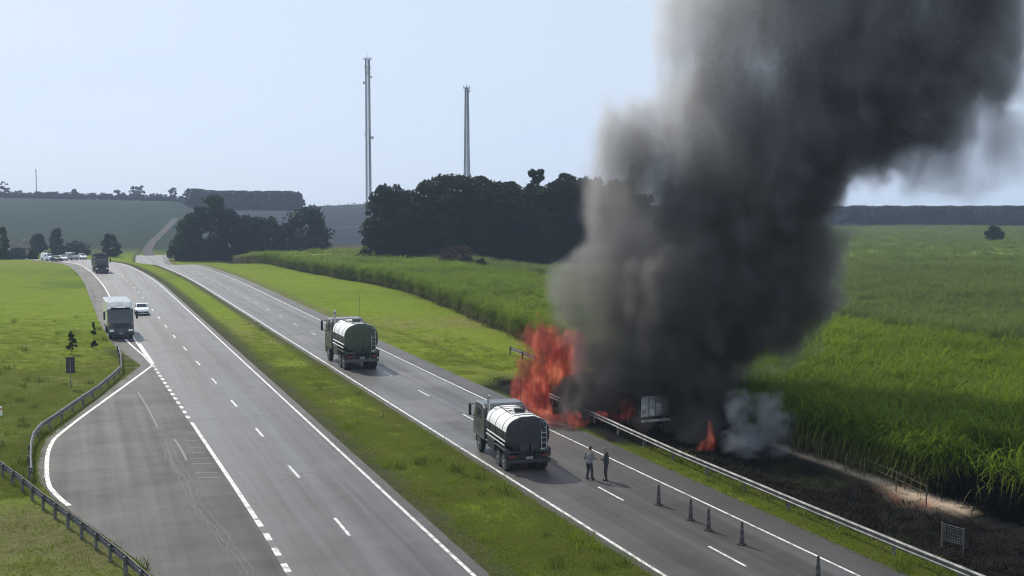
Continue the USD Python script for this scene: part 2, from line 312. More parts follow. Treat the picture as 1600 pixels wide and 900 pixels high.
dirt_pale = asphalt('pale_track', (.04, .039, .039), (.062, .06, .06), .3, .85, .1)
def track_mid(t): return np.interp(t, [428, 470, 520, 700, 930], [24.5, 26, 31, 56, 86])
obj('hill_road', ribbon(lambda t: track_mid(t) - 1.9, lambda t: track_mid(t) + 1.9, np.arange(428, 690, 8.0), .12), dirt_pale, smooth=True, kind='structure')
def line(f, w, t0, t1, parent, name='edge_line', m=None, step=3.0):
    ts = np.linspace(t0, t1, max(2, int((t1 - t0) / step) + 1))
    return obj(name, ribbon(lambda t: f(t) - w / 2, lambda t: f(t) + w / 2, ts, PZ), m or white_paint, parent, smooth=True)
line(aR, .17, 20, 345, ra); line(aL, .22, 52.5, 78, ra); line(aL, .2, 112, 330, ra)
line(cL, .17, 20, 330, rc); line(cR, .13, 20, 300, rc)
for t in np.arange(79.6, 111, 2.05): line(aL, .26, t, t + 1.0, ra, 'entry_dash')
for t in np.arange(28.2, 51.5, 2.3): line(aL, .26, t, t + 1.15, ra, 'entry_dash')
def aM(t): return np.interp(t, [0, 51, 98, 127, 190, 240], [10.95, 10.9, 10.35, 9.9, 9.55, 9.2]) + bendA(t)
def cM(t): return 24.87 + bendC(t)
for t in np.arange(25.2, 290, 11.55): line(aM, .15, t, t + 3.1, ra, 'lane_dash')
for t in np.arange(27.4, 280, 11.0): line(cM, .13, t, t + 2.9, rc, 'lane_dash')
for t in (60.7, 78.8, 110.5):
    obj('joint', ribbon(lambda q: aL(q) + .3, aR, [t, t + .16], .004), seal, ra)
for t in (84.5, 100.0):
    obj('joint', ribbon(cL, cR, [t, t + .16], .004), seal, rc)
pm = asphalt('patch_pale', (.05, .046, .043), (.135, .125, .116), .9, .5, .4)
for f, a, b, t0, t1 in ((cL, .4, 3.3, 72.0, 81.0), (cL, 3.9, 6.9, 86.0, 95.5), (cL, .5, 3.0, 118.0, 127.0)):
    obj('patch', ribbon(lambda t: f(t) + a + .12 * np.sin(t * 2.1), lambda t: f(t) + b + .15 * np.sin(t * 1.7 + 1), np.linspace(t0, t1, 24), .003), pm, rc)
def painted_path(pts, w, name, parent, m=None, dz=PZ):
    """A painted line through ground points, mitred."""
    p = np.asarray(pts, float)[:, :2]; d = np.gradient(p, axis=0); d /= np.linalg.norm(d, axis=1, keepdims=True); nrm = np.stack([-d[:, 1], d[:, 0]], 1) * w / 2
    v = np.stack([p + nrm, p - nrm], 1).reshape(-1, 2); v = np.column_stack([v, road_z(v[:, 0], v[:, 1]) + dz])
    i = np.arange(len(p) - 1) * 2
    return obj(name, (v, np.stack([i, i + 1, i + 3, i + 2], 1)), m or white_paint, parent)
def smooth_line(pts, n=8):
    from scipy.interpolate import PchipInterpolator
    p = np.asarray(pts, float); s = np.concatenate([[0], np.cumsum(np.linalg.norm(np.diff(p, axis=0), axis=1))])
    q = np.linspace(0, s[-1], (len(p) - 1) * n + 1)
    return np.stack([PchipInterpolator(s, p[:, k])(q) for k in range(p.shape[1])], 1)
bay = [at(238, 571)[:2], at(196, 602)[:2], at(160, 628)[:2], at(105, 669)[:2], at(82, 690)[:2], at(74, 712)[:2], at(73, 738)[:2], at(76, 757)[:2], at(88, 773)[:2], at(108, 790)[:2]]
painted_path(smooth_line(bay, 5), .24, 'bay_line', lay, dz=PZ)
painted_path([at(238, 571)[:2], at(226, 557)[:2], at(205, 539)[:2], at(196, 530)[:2]], .22, 'gore_line', lay, dz=PZ)
painted_path([at(239, 569)[:2], at(228, 552)[:2], at(218, 537)[:2]], .30, 'gore_line', lay, dz=PZ + .004)
for x0, x1, y in ((188, 216, 546), (190, 222, 553), (194, 228, 561), (196, 222, 568), (196, 216, 575)):
    painted_path([at(x0, y)[:2], at(x1, y)[:2]], .2, 'hatch_bar', lay, faded_paint)
for x0, x1, y in ((288, 308, 689), (294, 318, 699), (298, 320, 707), (297, 326, 716), (302, 333, 724), (306, 341, 739), (310, 346, 746)):
    painted_path([at(x0, y)[:2], at(x1, y)[:2]], .13, 'hatch_bar', lay, faded_paint)
painted_path(smooth_line([at(272, 686)[:2], at(283, 702)[:2], at(292, 720)[:2]], 3), .14, 'worn_line', lay, faded_paint)
painted_path(smooth_line([at(215, 612)[:2], at(232, 640)[:2], at(246, 668)[:2]], 3), .10, 'worn_line', lay, faded_paint)
# a crazed, sealed seam wanders down the lay-by
rs = np.random.default_rng(5); crackm = road_paint('worn_seam', (.085, .082, .08), .52)
seam = np.array([at(x, y)[:2] for x, y in ((258, 690), (270, 720), (291, 752), (300, 778), (318, 805), (338, 828), (352, 850), (370, 872), (386, 898))])
for off, w in ((0, .07), (.32, .05), (-.22, .05)):
    q = smooth_line(seam, 9); q = q + rs.normal(0, .07, q.shape) + np.array([off, 0]); painted_path(q, w * .8, 'sealed_crack', lay, crackm, .004)

# ------------------------------------------------------------------ plants
def land(px, py):
    """Where the ray through a photograph pixel meets the land."""
    p0 = np.array([0, 0, CAM_H]); q = aim(px, py, 1.0) - p0
    k = np.concatenate([np.arange(25, 400, .5), np.arange(400, 1500, 2.0)])
    P = p0 + q * k[:, None]; hit = np.nonzero(P[:, 2] < terrain(P[:, 0], P[:, 1]))[0]
    return P[hit[0]] if len(hit) else P[-1]
def on_land(p): return np.array([p[0], p[1], float(terrain(p[0], p[1]))])
rng = np.random.default_rng(42)
def blades(n, spread, h0, h1, w, lean, seed, seg=2):
    r = np.random.default_rng(seed); V, F = [], []
    for k in range(n):
        b = r.normal(0, spread, 2); a = r.uniform(0, 2 * PI); h = r.uniform(h0, h1); L = lean * h * r.uniform(.3, 1.3)
        s = np.array([-math.sin(a), math.cos(a)]) * w * r.uniform(.7, 1.3) / 2; d = np.array([math.cos(a), math.sin(a)])
        base = sum(len(x) for x in V); vs = []
        for j in range(seg):
            q = j / seg; c = b + d * L * q * q; ww = 1 - .45 * q
            vs += [[*(c - s * ww), h * q], [*(c + s * ww), h * q]]
        vs.append([*(b + d * L), h * (1 - .25 * lean)])
        for j in range(seg - 1): F += [[base + 2 * j, base + 2 * j + 1, base + 2 * j + 3], [base + 2 * j, base + 2 * j + 3, base + 2 * j + 2]]
        F.append([base + 2 * seg - 2, base + 2 * seg - 1, base + 2 * seg]); V.append(np.array(vs))
    return np.vstack(V), np.array(F)
grass_mats = [leafy('grass_green', (.138, .198, .012), (.195, .24, .024), .5, .2), leafy('grass_straw', (.16, .175, .03), (.23, .22, .07), .5, .2)]
def grass_ok(X, Y):
    u = under_road(X, Y); left = X < pave_left(Y) - .15; med = (X > aR(Y) + .75) & (X < cL(Y) - .6); right = (X > cR(Y) + 2.0) & (X < 39.4)
    return (u < -.1) & (left | med | right)
P = []
for _ in range(26):
    d = 34 + 126 * rng.uniform(0, 1, 14000) ** 1.25 ; ph = rng.uniform(-.47, .47, 14000)
    x, y = ph * d, d; X, Y = x * CY + y * SY, -x * SY + y * CY
    burnt = (X > 32.3) & (Y < 96) & True | ((X > 30) & (Y > 60) & (Y < 92) & (X < 34))  # no tufts on burnt ground and where shade is painted dark
    worn = np.hypot(X - WORN[0], (Y - WORN[1]) * .7) < 7.5
    dens = np.clip(noise2(X, Y, .22, 21, 2) * 1.6 + .6, 0, 1) * (1 - sst(70, 160, d))
    keep = grass_ok(X, Y) & ~((np.abs(X - aR(Y) - 1.1) < .75) & (rng.random(14000) < .85)) & ~burnt & (rng.random(14000) < dens) & ~(worn & (rng.random(14000) < .92)); P.append(np.stack([X, Y], 1)[keep])
P = np.vstack(P)[:70000]; Z = terrain(P[:, 0], P[:, 1]) - .03
protos = [blades(24, .24, .06, .17, .024, .9, s) for s in (1, 2, 3)]
scatter('grass', protos, [grass_mats[0], grass_mats[0], grass_mats[1]], np.column_stack([P, Z]), rng.uniform(0, 6.28, len(P)), rng.uniform(.6, 1.35, len(P)), 'short uneven green grass on the banks, the median and the verges', 'grass', seed=3)
# stubble in the ditch, near black from charring and painted-in smoke shade
Bq = np.column_stack([rng.uniform(32, 41, 9500), rng.uniform(34, 95, 9500)]); Bq = Bq[(rng.random(9500) < np.clip((.55 + 1.6 * noise2(Bq[:, 0], Bq[:, 1], .3, 22)) * (1 - sst(76, 92, Bq[:, 1])), 0, 1)) & (Bq[:, 0] < cane_front(Bq[:, 1]) - np.where(Bq[:, 1] < 58, 2.1, 1.3))]
scatter('burnt_stubble', [blades(20, .26, .08, .34, .026, .8, s) for s in (8, 9)], [leafy('stubble_black', (.005, .005, .005), (.014, .012, .010), .0, .5, spec=0.0), leafy('stubble_brown', (.014, .013, .008), (.034, .031, .015), .1, .5)], np.column_stack([Bq, terrain(Bq[:, 0], Bq[:, 1]) - .03]), rng.uniform(0, 6.28, len(Bq)), rng.uniform(.5, 1.3, len(Bq)), 'stubble in the dark ditch between guardrail and cane, near black for charring and painted shade', 'stubble', seed=5)
# taller weeds here and there
W = P[rng.random(len(P)) < .004]
scatter('weeds', [blades(30, .25, .3, .75, .04, .7, s, 3) for s in (5, 6)], [grass_mats[0], leafy('weed_dark', (.06, .10, .012), (.11, .15, .02), .25, .3)], np.column_stack([W, terrain(W[:, 0], W[:, 1]) - .03]), rng.uniform(0, 6.28, len(W)), rng.uniform(.5, 1.1, len(W)), 'taller dark weeds dotted over the grass', 'weeds', seed=4)

cane_mat = mat('cane_leaf', {'g': ('geometry', {}), 'n': ('noise_texture', {'scale': .06, 'detail': 6, 'roughness': .65}), 'sx': ('separate_xyz', {}), 'oi': ('object_info', {}),
    's': ('math', {'math_type': 'multiply_add', 'value2': .35}), 'r2': ('math', {'math_type': 'multiply_add', 'value2': .22, 'value3': -.28}), 'm': ('math', {'math_type': 'add'}),
    'r': ('rgb_ramp', {'ramp': [(0, (.072, .122, .007)), (.45, (.172, .252, .012)), (.8, (.255, .310, .022)), (1, (.34, .34, .06))]}),
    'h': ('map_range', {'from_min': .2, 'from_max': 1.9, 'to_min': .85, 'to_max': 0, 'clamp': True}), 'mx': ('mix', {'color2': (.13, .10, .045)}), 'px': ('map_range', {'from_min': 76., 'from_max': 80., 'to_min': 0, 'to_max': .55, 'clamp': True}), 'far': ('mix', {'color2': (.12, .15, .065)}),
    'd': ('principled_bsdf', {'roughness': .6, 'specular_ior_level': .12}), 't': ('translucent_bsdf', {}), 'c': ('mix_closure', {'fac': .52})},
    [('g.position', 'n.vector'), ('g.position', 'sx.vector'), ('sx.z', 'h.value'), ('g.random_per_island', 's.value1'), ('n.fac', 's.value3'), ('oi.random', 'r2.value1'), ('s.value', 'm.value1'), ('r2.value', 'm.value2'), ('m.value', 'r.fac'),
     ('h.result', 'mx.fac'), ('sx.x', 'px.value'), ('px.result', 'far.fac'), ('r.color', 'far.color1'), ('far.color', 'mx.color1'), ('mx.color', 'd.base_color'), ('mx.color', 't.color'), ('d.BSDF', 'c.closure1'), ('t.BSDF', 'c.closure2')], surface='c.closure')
def cane_clump(seed, stalks=7, spread=.42):
    r = np.random.default_rng(seed); mb = MB()
    for k in range(stalks):
        b = np.array([*r.normal(0, spread, 2), 0]); h = r.uniform(1.5, 2.3); tip = b + np.array([*r.normal(0, .18, 2), h])
        mb.tube(b, tip, .022, .014, n=3, cap=False)
        for j in range(9):
            q = r.uniform(.25, 1.0) if j > 3 else r.uniform(.85, 1.0); o = b + (tip - b) * q; a = r.uniform(0, 2 * PI); L = r.uniform(.8, 1.35); d = np.array([math.cos(a), math.sin(a), 0]); s = np.array([-d[1], d[0], 0]) * .028
            up = r.uniform(.45, .95) if q > .8 else r.uniform(.1, .5)
            p = [o + d * L * f + np.array([0, 0, L * up * f * 1.3 - L * 1.15 * f ** 2.4 * (1.25 - up * .7)]) for f in (0, .35, .7, 1)]
            v = np.array([p[0] - s * .6, p[0] + s * .6, p[1] - s, p[1] + s, p[2] - s * .8, p[2] + s * .8, p[3]])
            mb.raw(v, [[0, 1, 3], [0, 3, 2], [2, 3, 5], [2, 5, 4], [4, 5, 6]])
    return mb.mesh()
def in_cane(X, Y):
    hx, hy = X * CY - Y * SY, X * SY + Y * CY; ph = hx / np.maximum(hy, 1)
    ok = (X > cane_front(Y)) & (hy < 690) & (Y > 22)
    ok &= ~((X > 86) & (Y > 210) & (ph < .16))                       # the grove stands there
    ok &= ~((Y > 345) & (ph < .1)) & (Y < 800)
    ok &= ~((X > 74.4) & (X < 79.6))                                 # track between the plots
    return ok
CP_ = []
for lo, hi, den, s0 in ((48, 80, 3.0, 1.0), (80, 120, 2.0, 1.05), (120, 260, .75, 1.35), (260, 690, .10, 2.2)):
    area = (.60 if lo < 250 else .50) * (hi ** 2 - lo ** 2) / 2 * 1.15; n = int(area * den)
    d = np.sqrt(rng.uniform(lo ** 2, hi ** 2, n)); ph = rng.uniform(-.26 if lo > 100 else -.05, .50, n)
    x, y = ph * d, d; X, Y = x * CY + y * SY, -x * SY + y * CY; k = in_cane(X, Y)
    hgt = 1 + .5 * noise2(X, Y, .03, 31) + .25 * noise2(X, Y, .3, 32)
    CP_.append(np.column_stack([X, Y, np.full(n, 0.), np.full(n, s0), hgt])[k])
for _ in range(3):                                                   # the close front rows
    t = np.concatenate([np.arange(30, 62, .36), np.arange(62, 345, .8)]); t = t + rng.normal(0, .12, len(t)); X = cane_front(t) + rng.normal(.15 + .35 * _, .16, len(t))
    CP_.append(np.column_stack([X, t, np.zeros(len(t)), np.full(len(t), .95), 1 + .3 * noise2(X, t, .3, 33)]))
C = np.vstack(CP_); zc = terrain(C[:, 0], C[:, 1]) - .05
hs = np.where(C[:, 3] > 1.3, 1.0, 1.0) * C[:, 4] * rng.uniform(.88, 1.15, len(C)) * 1.16
shade_dark = (C[:, 0] < cane_front(C[:, 1]) + 9 + 6 * noise2(C[:, 0], C[:, 1], .3, 41)) & (C[:, 1] < 45.5 + 6 * noise2(C[:, 0], C[:, 1], .25, 42)) & (rng.random(len(C)) < .98)  # cane here gets the smoke's shade painted in as near-black leaves
shade_leaf = leafy('shade_dark_leaf', (.004, .004, .004), (.009, .008, .007), .0, .4, spec=0.0)
half = rng.random(len(C)) < .5
scatter('charred_cane', [cane_clump(s, 6) for s in (5, 6)], shade_leaf, np.column_stack([C[shade_dark & half][:, :2], zc[shade_dark & half]]), rng.uniform(0, 6.28, (shade_dark & half).sum()), np.column_stack([C[shade_dark & half][:, 3], C[shade_dark & half][:, 3], hs[shade_dark & half] * .42]), 'stand of cane painted near black for the smoke shade at the lower right edge', 'shade-painted cane', tilt=.1, seed=8)
C, zc, hs = C[~shade_dark], zc[~shade_dark], hs[~shade_dark]
scatter('sugar_cane_field', [cane_clump(s) for s in (1, 2, 3, 4)], cane_mat, np.column_stack([C[:, :2], zc]), rng.uniform(0, 6.28, len(C)), np.column_stack([C[:, 3], C[:, 3], hs]), 'tall green sugar cane field beyond the dark ditch on the right', 'cane field', tilt=.05, seed=7)
# the closed leaf cover of the field between the taller shoots
ax, ay = np.concatenate([np.arange(40, 130, 1.5), np.arange(130, 420, 4.0)]), np.concatenate([np.arange(22, 130, 1.5), np.arange(130, 760, 4.0)])
QX, QY = np.meshgrid(ax, ay, indexing='ij'); inside = in_cane(QX - .9, QY) & in_cane(QX + .6, QY) & ~((QY < 47) & (QX < 54))
HYq = QX * SY + QY * CY
QZ = 1.35 + .65 * noise2(QX, QY, .25, 34, 4) + .9 * noise2(QX, QY, .03, 31) + .55 * sst(150, 320, HYq) + terrain(QX, QY)
m_, n_ = QX.shape; I = (np.arange(m_ - 1)[:, None] * n_ + np.arange(n_ - 1)[None])
full = inside[:-1, :-1] & inside[1:, :-1] & inside[:-1, 1:] & inside[1:, 1:]
I = I[full]; qf = np.stack([I, I + n_, I + n_ + 1, I + 1], 1)
cover_mat = mat('cane_cover', {'g': ('geometry', {}), 'm': ('mapping', {'scale': (1, 1, .3)}), 'n': ('noise_texture', {'scale': .06, 'detail': 9, 'roughness': .72}), 'v': ('noise_texture', {'scale': 2.2, 'detail': 6, 'roughness': .75}),
    'a': ('math', {'math_type': 'multiply_add', 'value2': .55}), 'k': ('math', {'math_type': 'subtract', 'value2': .28}),
    'r': ('rgb_ramp', {'ramp': [(0, (.05, .085, .006)), (.35, (.135, .195, .012)), (.65, (.205, .255, .02)), (1, (.26, .28, .045))]}), 'b': ('bump', {'strength': 1.0, 'distance': .5}), 'p': ('principled_bsdf', {'roughness': .8, 'specular_ior_level': .2})},
    [('g.position', 'n.vector'), ('g.position', 'v.vector'), ('v.fac', 'a.value1'), ('n.fac', 'a.value3'), ('a.value', 'k.value1'), ('k.value', 'r.fac'), ('r.color', 'p.base_color'), ('v.fac', 'b.height'), ('b.normal', 'p.normal')])
uq, qi = np.unique(qf, return_inverse=True)
obj('sugar_cane_cover', (np.stack([QX, QY, QZ], -1).reshape(-1, 3)[uq], qi.reshape(qf.shape)), cover_mat, smooth=True, kind='stuff', label='closed leaf cover of the sugar cane field between its shoots', cat='cane field')

# ---- trees
bark = paint('bark', (.07, .055, .042), .9, scale=6)
def cards(cent, size, r, flat=.0):
    n = len(cent); a = r.normal(size=(n, 3)); a[:, 2] *= (1 - flat); a /= np.linalg.norm(a, axis=1, keepdims=True); b = np.cross(a, r.normal(size=(n, 3))); b /= np.linalg.norm(b, axis=1, keepdims=True)
    s = size * r.uniform(.6, 1.35, n)[:, None]; a, b = a * s, b * s * .55
    v = np.stack([cent - a * .5, cent + b * .5, cent + a * .5, cent - b * .5], 1).reshape(-1, 3); i = np.arange(n) * 4
    return v, np.stack([i, i + 1, i + 2, i + 3], 1)
def crown_points(r, H, R, n, clumps, low=.12, top='round'):
    q = r.uniform(0, 1, clumps); z = low + (1 - low) * q
    prof = {'round': np.sqrt(np.clip(1 - ((q - .45) / .58) ** 2, .04, 1)), 'dome': np.sqrt(np.clip(1 - q ** 2 * .93, .05, 1)), 'tall': np.clip(1 - ((q - .5) / .62) ** 4, .12, 1) * .9, 'cone': np.clip(1.05 - q, .05, 1) ** .7}[top]
    a = r.uniform(0, 2 * PI, clumps); rad = R * prof * np.sqrt(r.uniform(.25, 1, clumps)) * (1 + .22 * np.sin(a * 2 + r.uniform(0, 6)))
    c = np.column_stack([np.cos(a) * rad, np.sin(a) * rad, z * H]); w = r.uniform(.5, 1.3, clumps); k = r.choice(clumps, n, p=w / w.sum())
    d = r.normal(size=(n, 3)); d /= np.linalg.norm(d, axis=1, keepdims=True); rad = r.uniform(.2, 1, n)[:, None] ** .6 * (R * .40) * w[k][:, None]
    return c, np.maximum(c[k] + d * rad * np.array([1, 1, .75]), [-99, -99, .15])
def make_tree(name, H, R, top, n, clumps, size, leaf, seed, loc, label, cat='tree', group=None, low=.12, rz=0, s=None, trunk_r=None):
    r = np.random.default_rng(seed); x = thing(name, label, cat, loc, rz, group, s=s)
    c, p = crown_points(r, H, R, n, clumps, low, top); tr = trunk_r or H * .018; mb = MB()
    pts = [np.array([0, 0, -.2])]
    for q in (.25, .5, .75): pts.append(np.array([*r.normal(0, R * .05, 2), H * q]))
    for i in range(3): mb.tube(pts[i], pts[i + 1], tr * (1 - .27 * i), tr * (1 - .27 * (i + 1)), n=7)
    for k in r.choice(len(c), min(9, len(c)), replace=False):
        o = pts[1] + (pts[3] - pts[1]) * r.uniform(0, .9); mb.tube(o, c[k], tr * .35, tr * .08, n=4)
    mb.build('trunk', bark, x); v, f = cards(p, size, r); obj('crown', (v, f), leaf, x)
    return x
leaf_dark = leafy('leaf_dark', (.012, .020, .010), (.034, .050, .022), .12, .12)
leaf_mid = leafy('leaf_mid', (.020, .034, .014), (.05, .075, .028), .15, .12)
leaf_blue = leafy('leaf_far', (.024, .030, .032), (.045, .052, .055), .1, .05)  # distance haze painted into the leaf colour, also in leaf_hz
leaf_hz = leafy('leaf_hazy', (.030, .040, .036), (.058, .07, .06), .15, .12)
leaf_brown = leafy('leaf_brown', (.030, .022, .016), (.075, .055, .035), .1, .2)
G1 = 'trees of the dark grove'
gl = 'dark round-headed tree in the dense grove behind the smoke'
gt = [make_tree('grove_tree', 21, 4.6, 'tall', 6000, 90, 1.1, leaf_dark, 51, (0, 0, 0), gl, group=G1, low=.02),
      make_tree('grove_tree', 22, 5.2, 'tall', 6500, 100, 1.1, leaf_dark, 52, (0, 0, 0), gl, group=G1, low=.02),
      make_tree('grove_tree', 19, 5.0, 'tall', 6000, 80, 1.1, leaf_dark, 53, (0, 0, 0), gl, group=G1, low=.02)]
spots = []
for row, (dd, sh) in enumerate(((285, 0), (296, 13), (309, 5))):
    for px in range(598, 1010, 26): spots.append((px + sh + rng.normal(0, 4), dd + rng.normal(0, 2.5) + (8 if px < 640 else 0)))
for k, (px, dd) in enumerate(spots):
    p = aim(px, 412, dd); p = on_land(p); s = rng.uniform(.76, 1.0) * (.93 if px < 620 else 1.04 if 680 < px < 860 else 1.0); rz = rng.uniform(0, 6)
    if k < 3: place(gt[k], p, rz, s)
    else: dup(gt[rng.integers(0, 3)], p, rz, s=s)
for k, (px, h, R_, lab) in enumerate(((838, 23.2, 2.6, 'tallest crown rising above the dark grove just left of the smoke'), (886, 22.0, 2.8, 'high crown of the dark grove at the edge of the smoke'))):
    make_tree('grove_tree', h, R_, 'tall', 2600, 30, .9, leaf_dark, 60 + k, on_land(aim(px, 412, 292)), lab, low=.3)
for px, h, R_, dd, lab in ((592, 11, 4.6, 283, 'low tree at the left foot of the dark grove'),):
    make_tree('tree', h, R_, 'dome', 3200, 40, .8, leaf_dark, 66, on_land(aim(px, 400, dd)), lab, low=.0)
make_tree('bush', 5.6, 3.9, 'dome', 2600, 34, .55, leaf_brown, 71, on_land(land(712, 428)), 'dry dark brown bush in front of the grove', 'bush', low=.0)
make_tree('bush', 3.6, 2.0, 'dome', 1200, 20, .5, leaf_mid, 72, on_land(land(752, 436)), 'small green bush right of the dry brown bush', 'bush', low=.0)
# the nearer trees left of the middle
for k, (px, py, h, R_, top, lm, lab) in enumerate(((330, 392, 18.5, 5.4, 'round', leaf_dark, 'tallest dark tree of the clump left of the middle hill'), (302, 393, 12, 6, 'dome', leaf_mid, 'sloping green tree at the left end of the middle clump'),
        (360, 390, 13.5, 5.2, 'dome', leaf_dark, 'dark tree just right of the tallest one in the middle clump'), (392, 390, 12.0, 5.6, 'dome', leaf_dark, 'broad dark tree in the middle clump'), (420, 390, 10.6, 5.0, 'dome', leaf_dark, 'lower dark tree at the right end of the middle clump'),
        (480, 389, 13.0, 8.4, 'dome', leaf_dark, 'smooth domed dark tree standing alone before the hazy hill'), (448, 390, 8.5, 4.4, 'dome', leaf_dark, 'small dark tree left of the domed tree'), (285, 395, 6.5, 4, 'dome', leaf_mid, 'green bush at the foot of the middle clump beside the road'))):
    p = on_land(aim(px, py, 372)); make_tree('tree', h + 14.5 - p[2] - (14.5 - p[2]) + (0 - p[2]) * .6, R_, top, 5200 if R_ > 5 else 3600, 80, 1.1, lm, 80 + k, p, lab, low=.0)
for k, (px, dd, h, R_, top, lm, lab) in enumerate(((90, 405, 9.0, 2.8, 'cone', leaf_hz, 'taller pointed tree behind the parked cars on the left'), (60, 405, 7.2, 3.4, 'cone', leaf_hz, 'broad pointed tree left of the taller pointed tree'), (173, 400, 7.4, 3.1, 'round', leaf_dark, 'lone round tree on the green slope behind the dark lorry'),
        (3, 345, 10.5, 2.0, 'round', leaf_mid, 'tall dark tree cut by the left edge of the picture'), (26, 380, 3.4, 2.8, 'dome', leaf_hz, 'dark bush before the small house on the left'), (50, 352, 3.0, 1.4, 'dome', leaf_dark, 'little dark bush on the rim of the left bank'), (114, 412, 3.6, 5.5, 'dome', leaf_hz, 'low dark bush behind the grey van'),
        (1553, 405, 6.8, 2.2, 'round', leaf_dark, 'lone small tree standing in the cane field at the right'))):
    make_tree('tree', h, R_, top, 2400, 44, .95, lm, 100 + k, on_land(aim(px, 400, dd)), lab, low=.05 if px < 1000 else .4)
far_proto = []
for s in (1, 2, 3):
    r = np.random.default_rng(200 + s); c, p = crown_points(r, 8, 3.4, 260, 16, .0, 'round'); v, f = cards(p, 1.7, r); far_proto.append((v, np.vstack([f[:, [0, 1, 2]], f[:, [0, 2, 3]]])))
def tree_line(name, pxs, dd, h0, h1, label, seed, rows=2, spread=12, step=None):
    r = np.random.default_rng(seed); pts, sc = [], []
    for px in pxs:
        for k in range(rows):
            p = on_land(aim(px + r.normal(0, 2), 400, dd(px) + r.uniform(0, spread))); pts.append(p - [0, 0, .3]); h = r.uniform(h0, h1) / 8; sc.append((h * r.uniform(.9, 1.3), h * r.uniform(.9, 1.3), h))
    scatter(name, far_proto, leaf_blue, np.array(pts), r.uniform(0, 6, len(pts)), np.array(sc), label, 'trees', seed=seed)
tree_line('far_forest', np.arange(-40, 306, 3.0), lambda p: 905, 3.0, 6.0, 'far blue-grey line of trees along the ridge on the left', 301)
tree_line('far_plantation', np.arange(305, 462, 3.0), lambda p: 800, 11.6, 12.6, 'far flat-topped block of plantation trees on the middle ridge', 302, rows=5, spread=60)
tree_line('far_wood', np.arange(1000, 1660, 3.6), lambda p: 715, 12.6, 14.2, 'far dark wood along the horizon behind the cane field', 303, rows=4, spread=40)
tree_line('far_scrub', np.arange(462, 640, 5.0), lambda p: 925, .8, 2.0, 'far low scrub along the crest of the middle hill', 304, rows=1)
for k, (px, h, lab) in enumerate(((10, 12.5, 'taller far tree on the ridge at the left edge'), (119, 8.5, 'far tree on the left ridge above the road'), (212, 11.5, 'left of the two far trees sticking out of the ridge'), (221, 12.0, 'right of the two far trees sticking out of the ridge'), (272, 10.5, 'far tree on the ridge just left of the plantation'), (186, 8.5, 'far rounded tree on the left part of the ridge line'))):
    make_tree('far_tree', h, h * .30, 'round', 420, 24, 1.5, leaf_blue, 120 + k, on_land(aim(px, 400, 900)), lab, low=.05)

# ------------------------------------------------------------------ vehicles (built facing +y, wheels on z = 0)
tyre = paint('tyre_rubber', (.022, .022, .022), .85); rimm = paint('wheel_rim', (.30, .30, .31), .4, .6); chassis = paint('chassis_black', (.025, .025, .027), .7)
glass = glassy('window_glass'); chrome = paint('mirror_metal', (.5, .5, .5), .25, .9); redlamp = paint('lamp_red', (.10, .012, .01), .4, dirt=.3); amber = paint('lamp_amber', (.55, .22, .03), .25, dirt=.1); clearlamp = paint('lamp_clear', (.75, .75, .72), .15, dirt=.05)
def wheel(parent, x, y, r, w, dual=False, name='wheel'):
    for k, s in enumerate((x,)):
        mb = MB(); n = 18; a = np.arange(n) * 2 * PI / n
        prof = [(-w / 2, .62), (-w / 2, .93), (-w * .38, 1), (w * .38, 1), (w / 2, .93), (w / 2, .62)]
        mb.loft([np.column_stack([np.full(n, s + px), y + np.cos(a) * r * q, r + np.sin(a) * r * q]) for px, q in prof])
        t = mb.build(name, tyre, parent, smooth=40)
        rm = MB(); sg = 1 if s > 0 else -1
        rm.loft([np.column_stack([np.full(n, s + sg * px), y + np.cos(a) * r * q, r + np.sin(a) * r * q]) for px, q in ((w * .4, .6), (w * .5 + .012, .58), (w * .42, .45), (w * .40, .22), (w * .56, .17))])
        rm.build('rim', rimm, t, smooth=40)
def tank_ring(y, a, b, zc, n=28, p=2.5):
    t = np.arange(n) * 2 * PI / n; c, s = np.cos(t), np.sin(t)
    return np.column_stack([a * np.sign(c) * np.abs(c) ** (2 / p), np.full(n, y), zc + b * np.sign(s) * np.abs(s) ** (2 / p)])
MB0 = MB
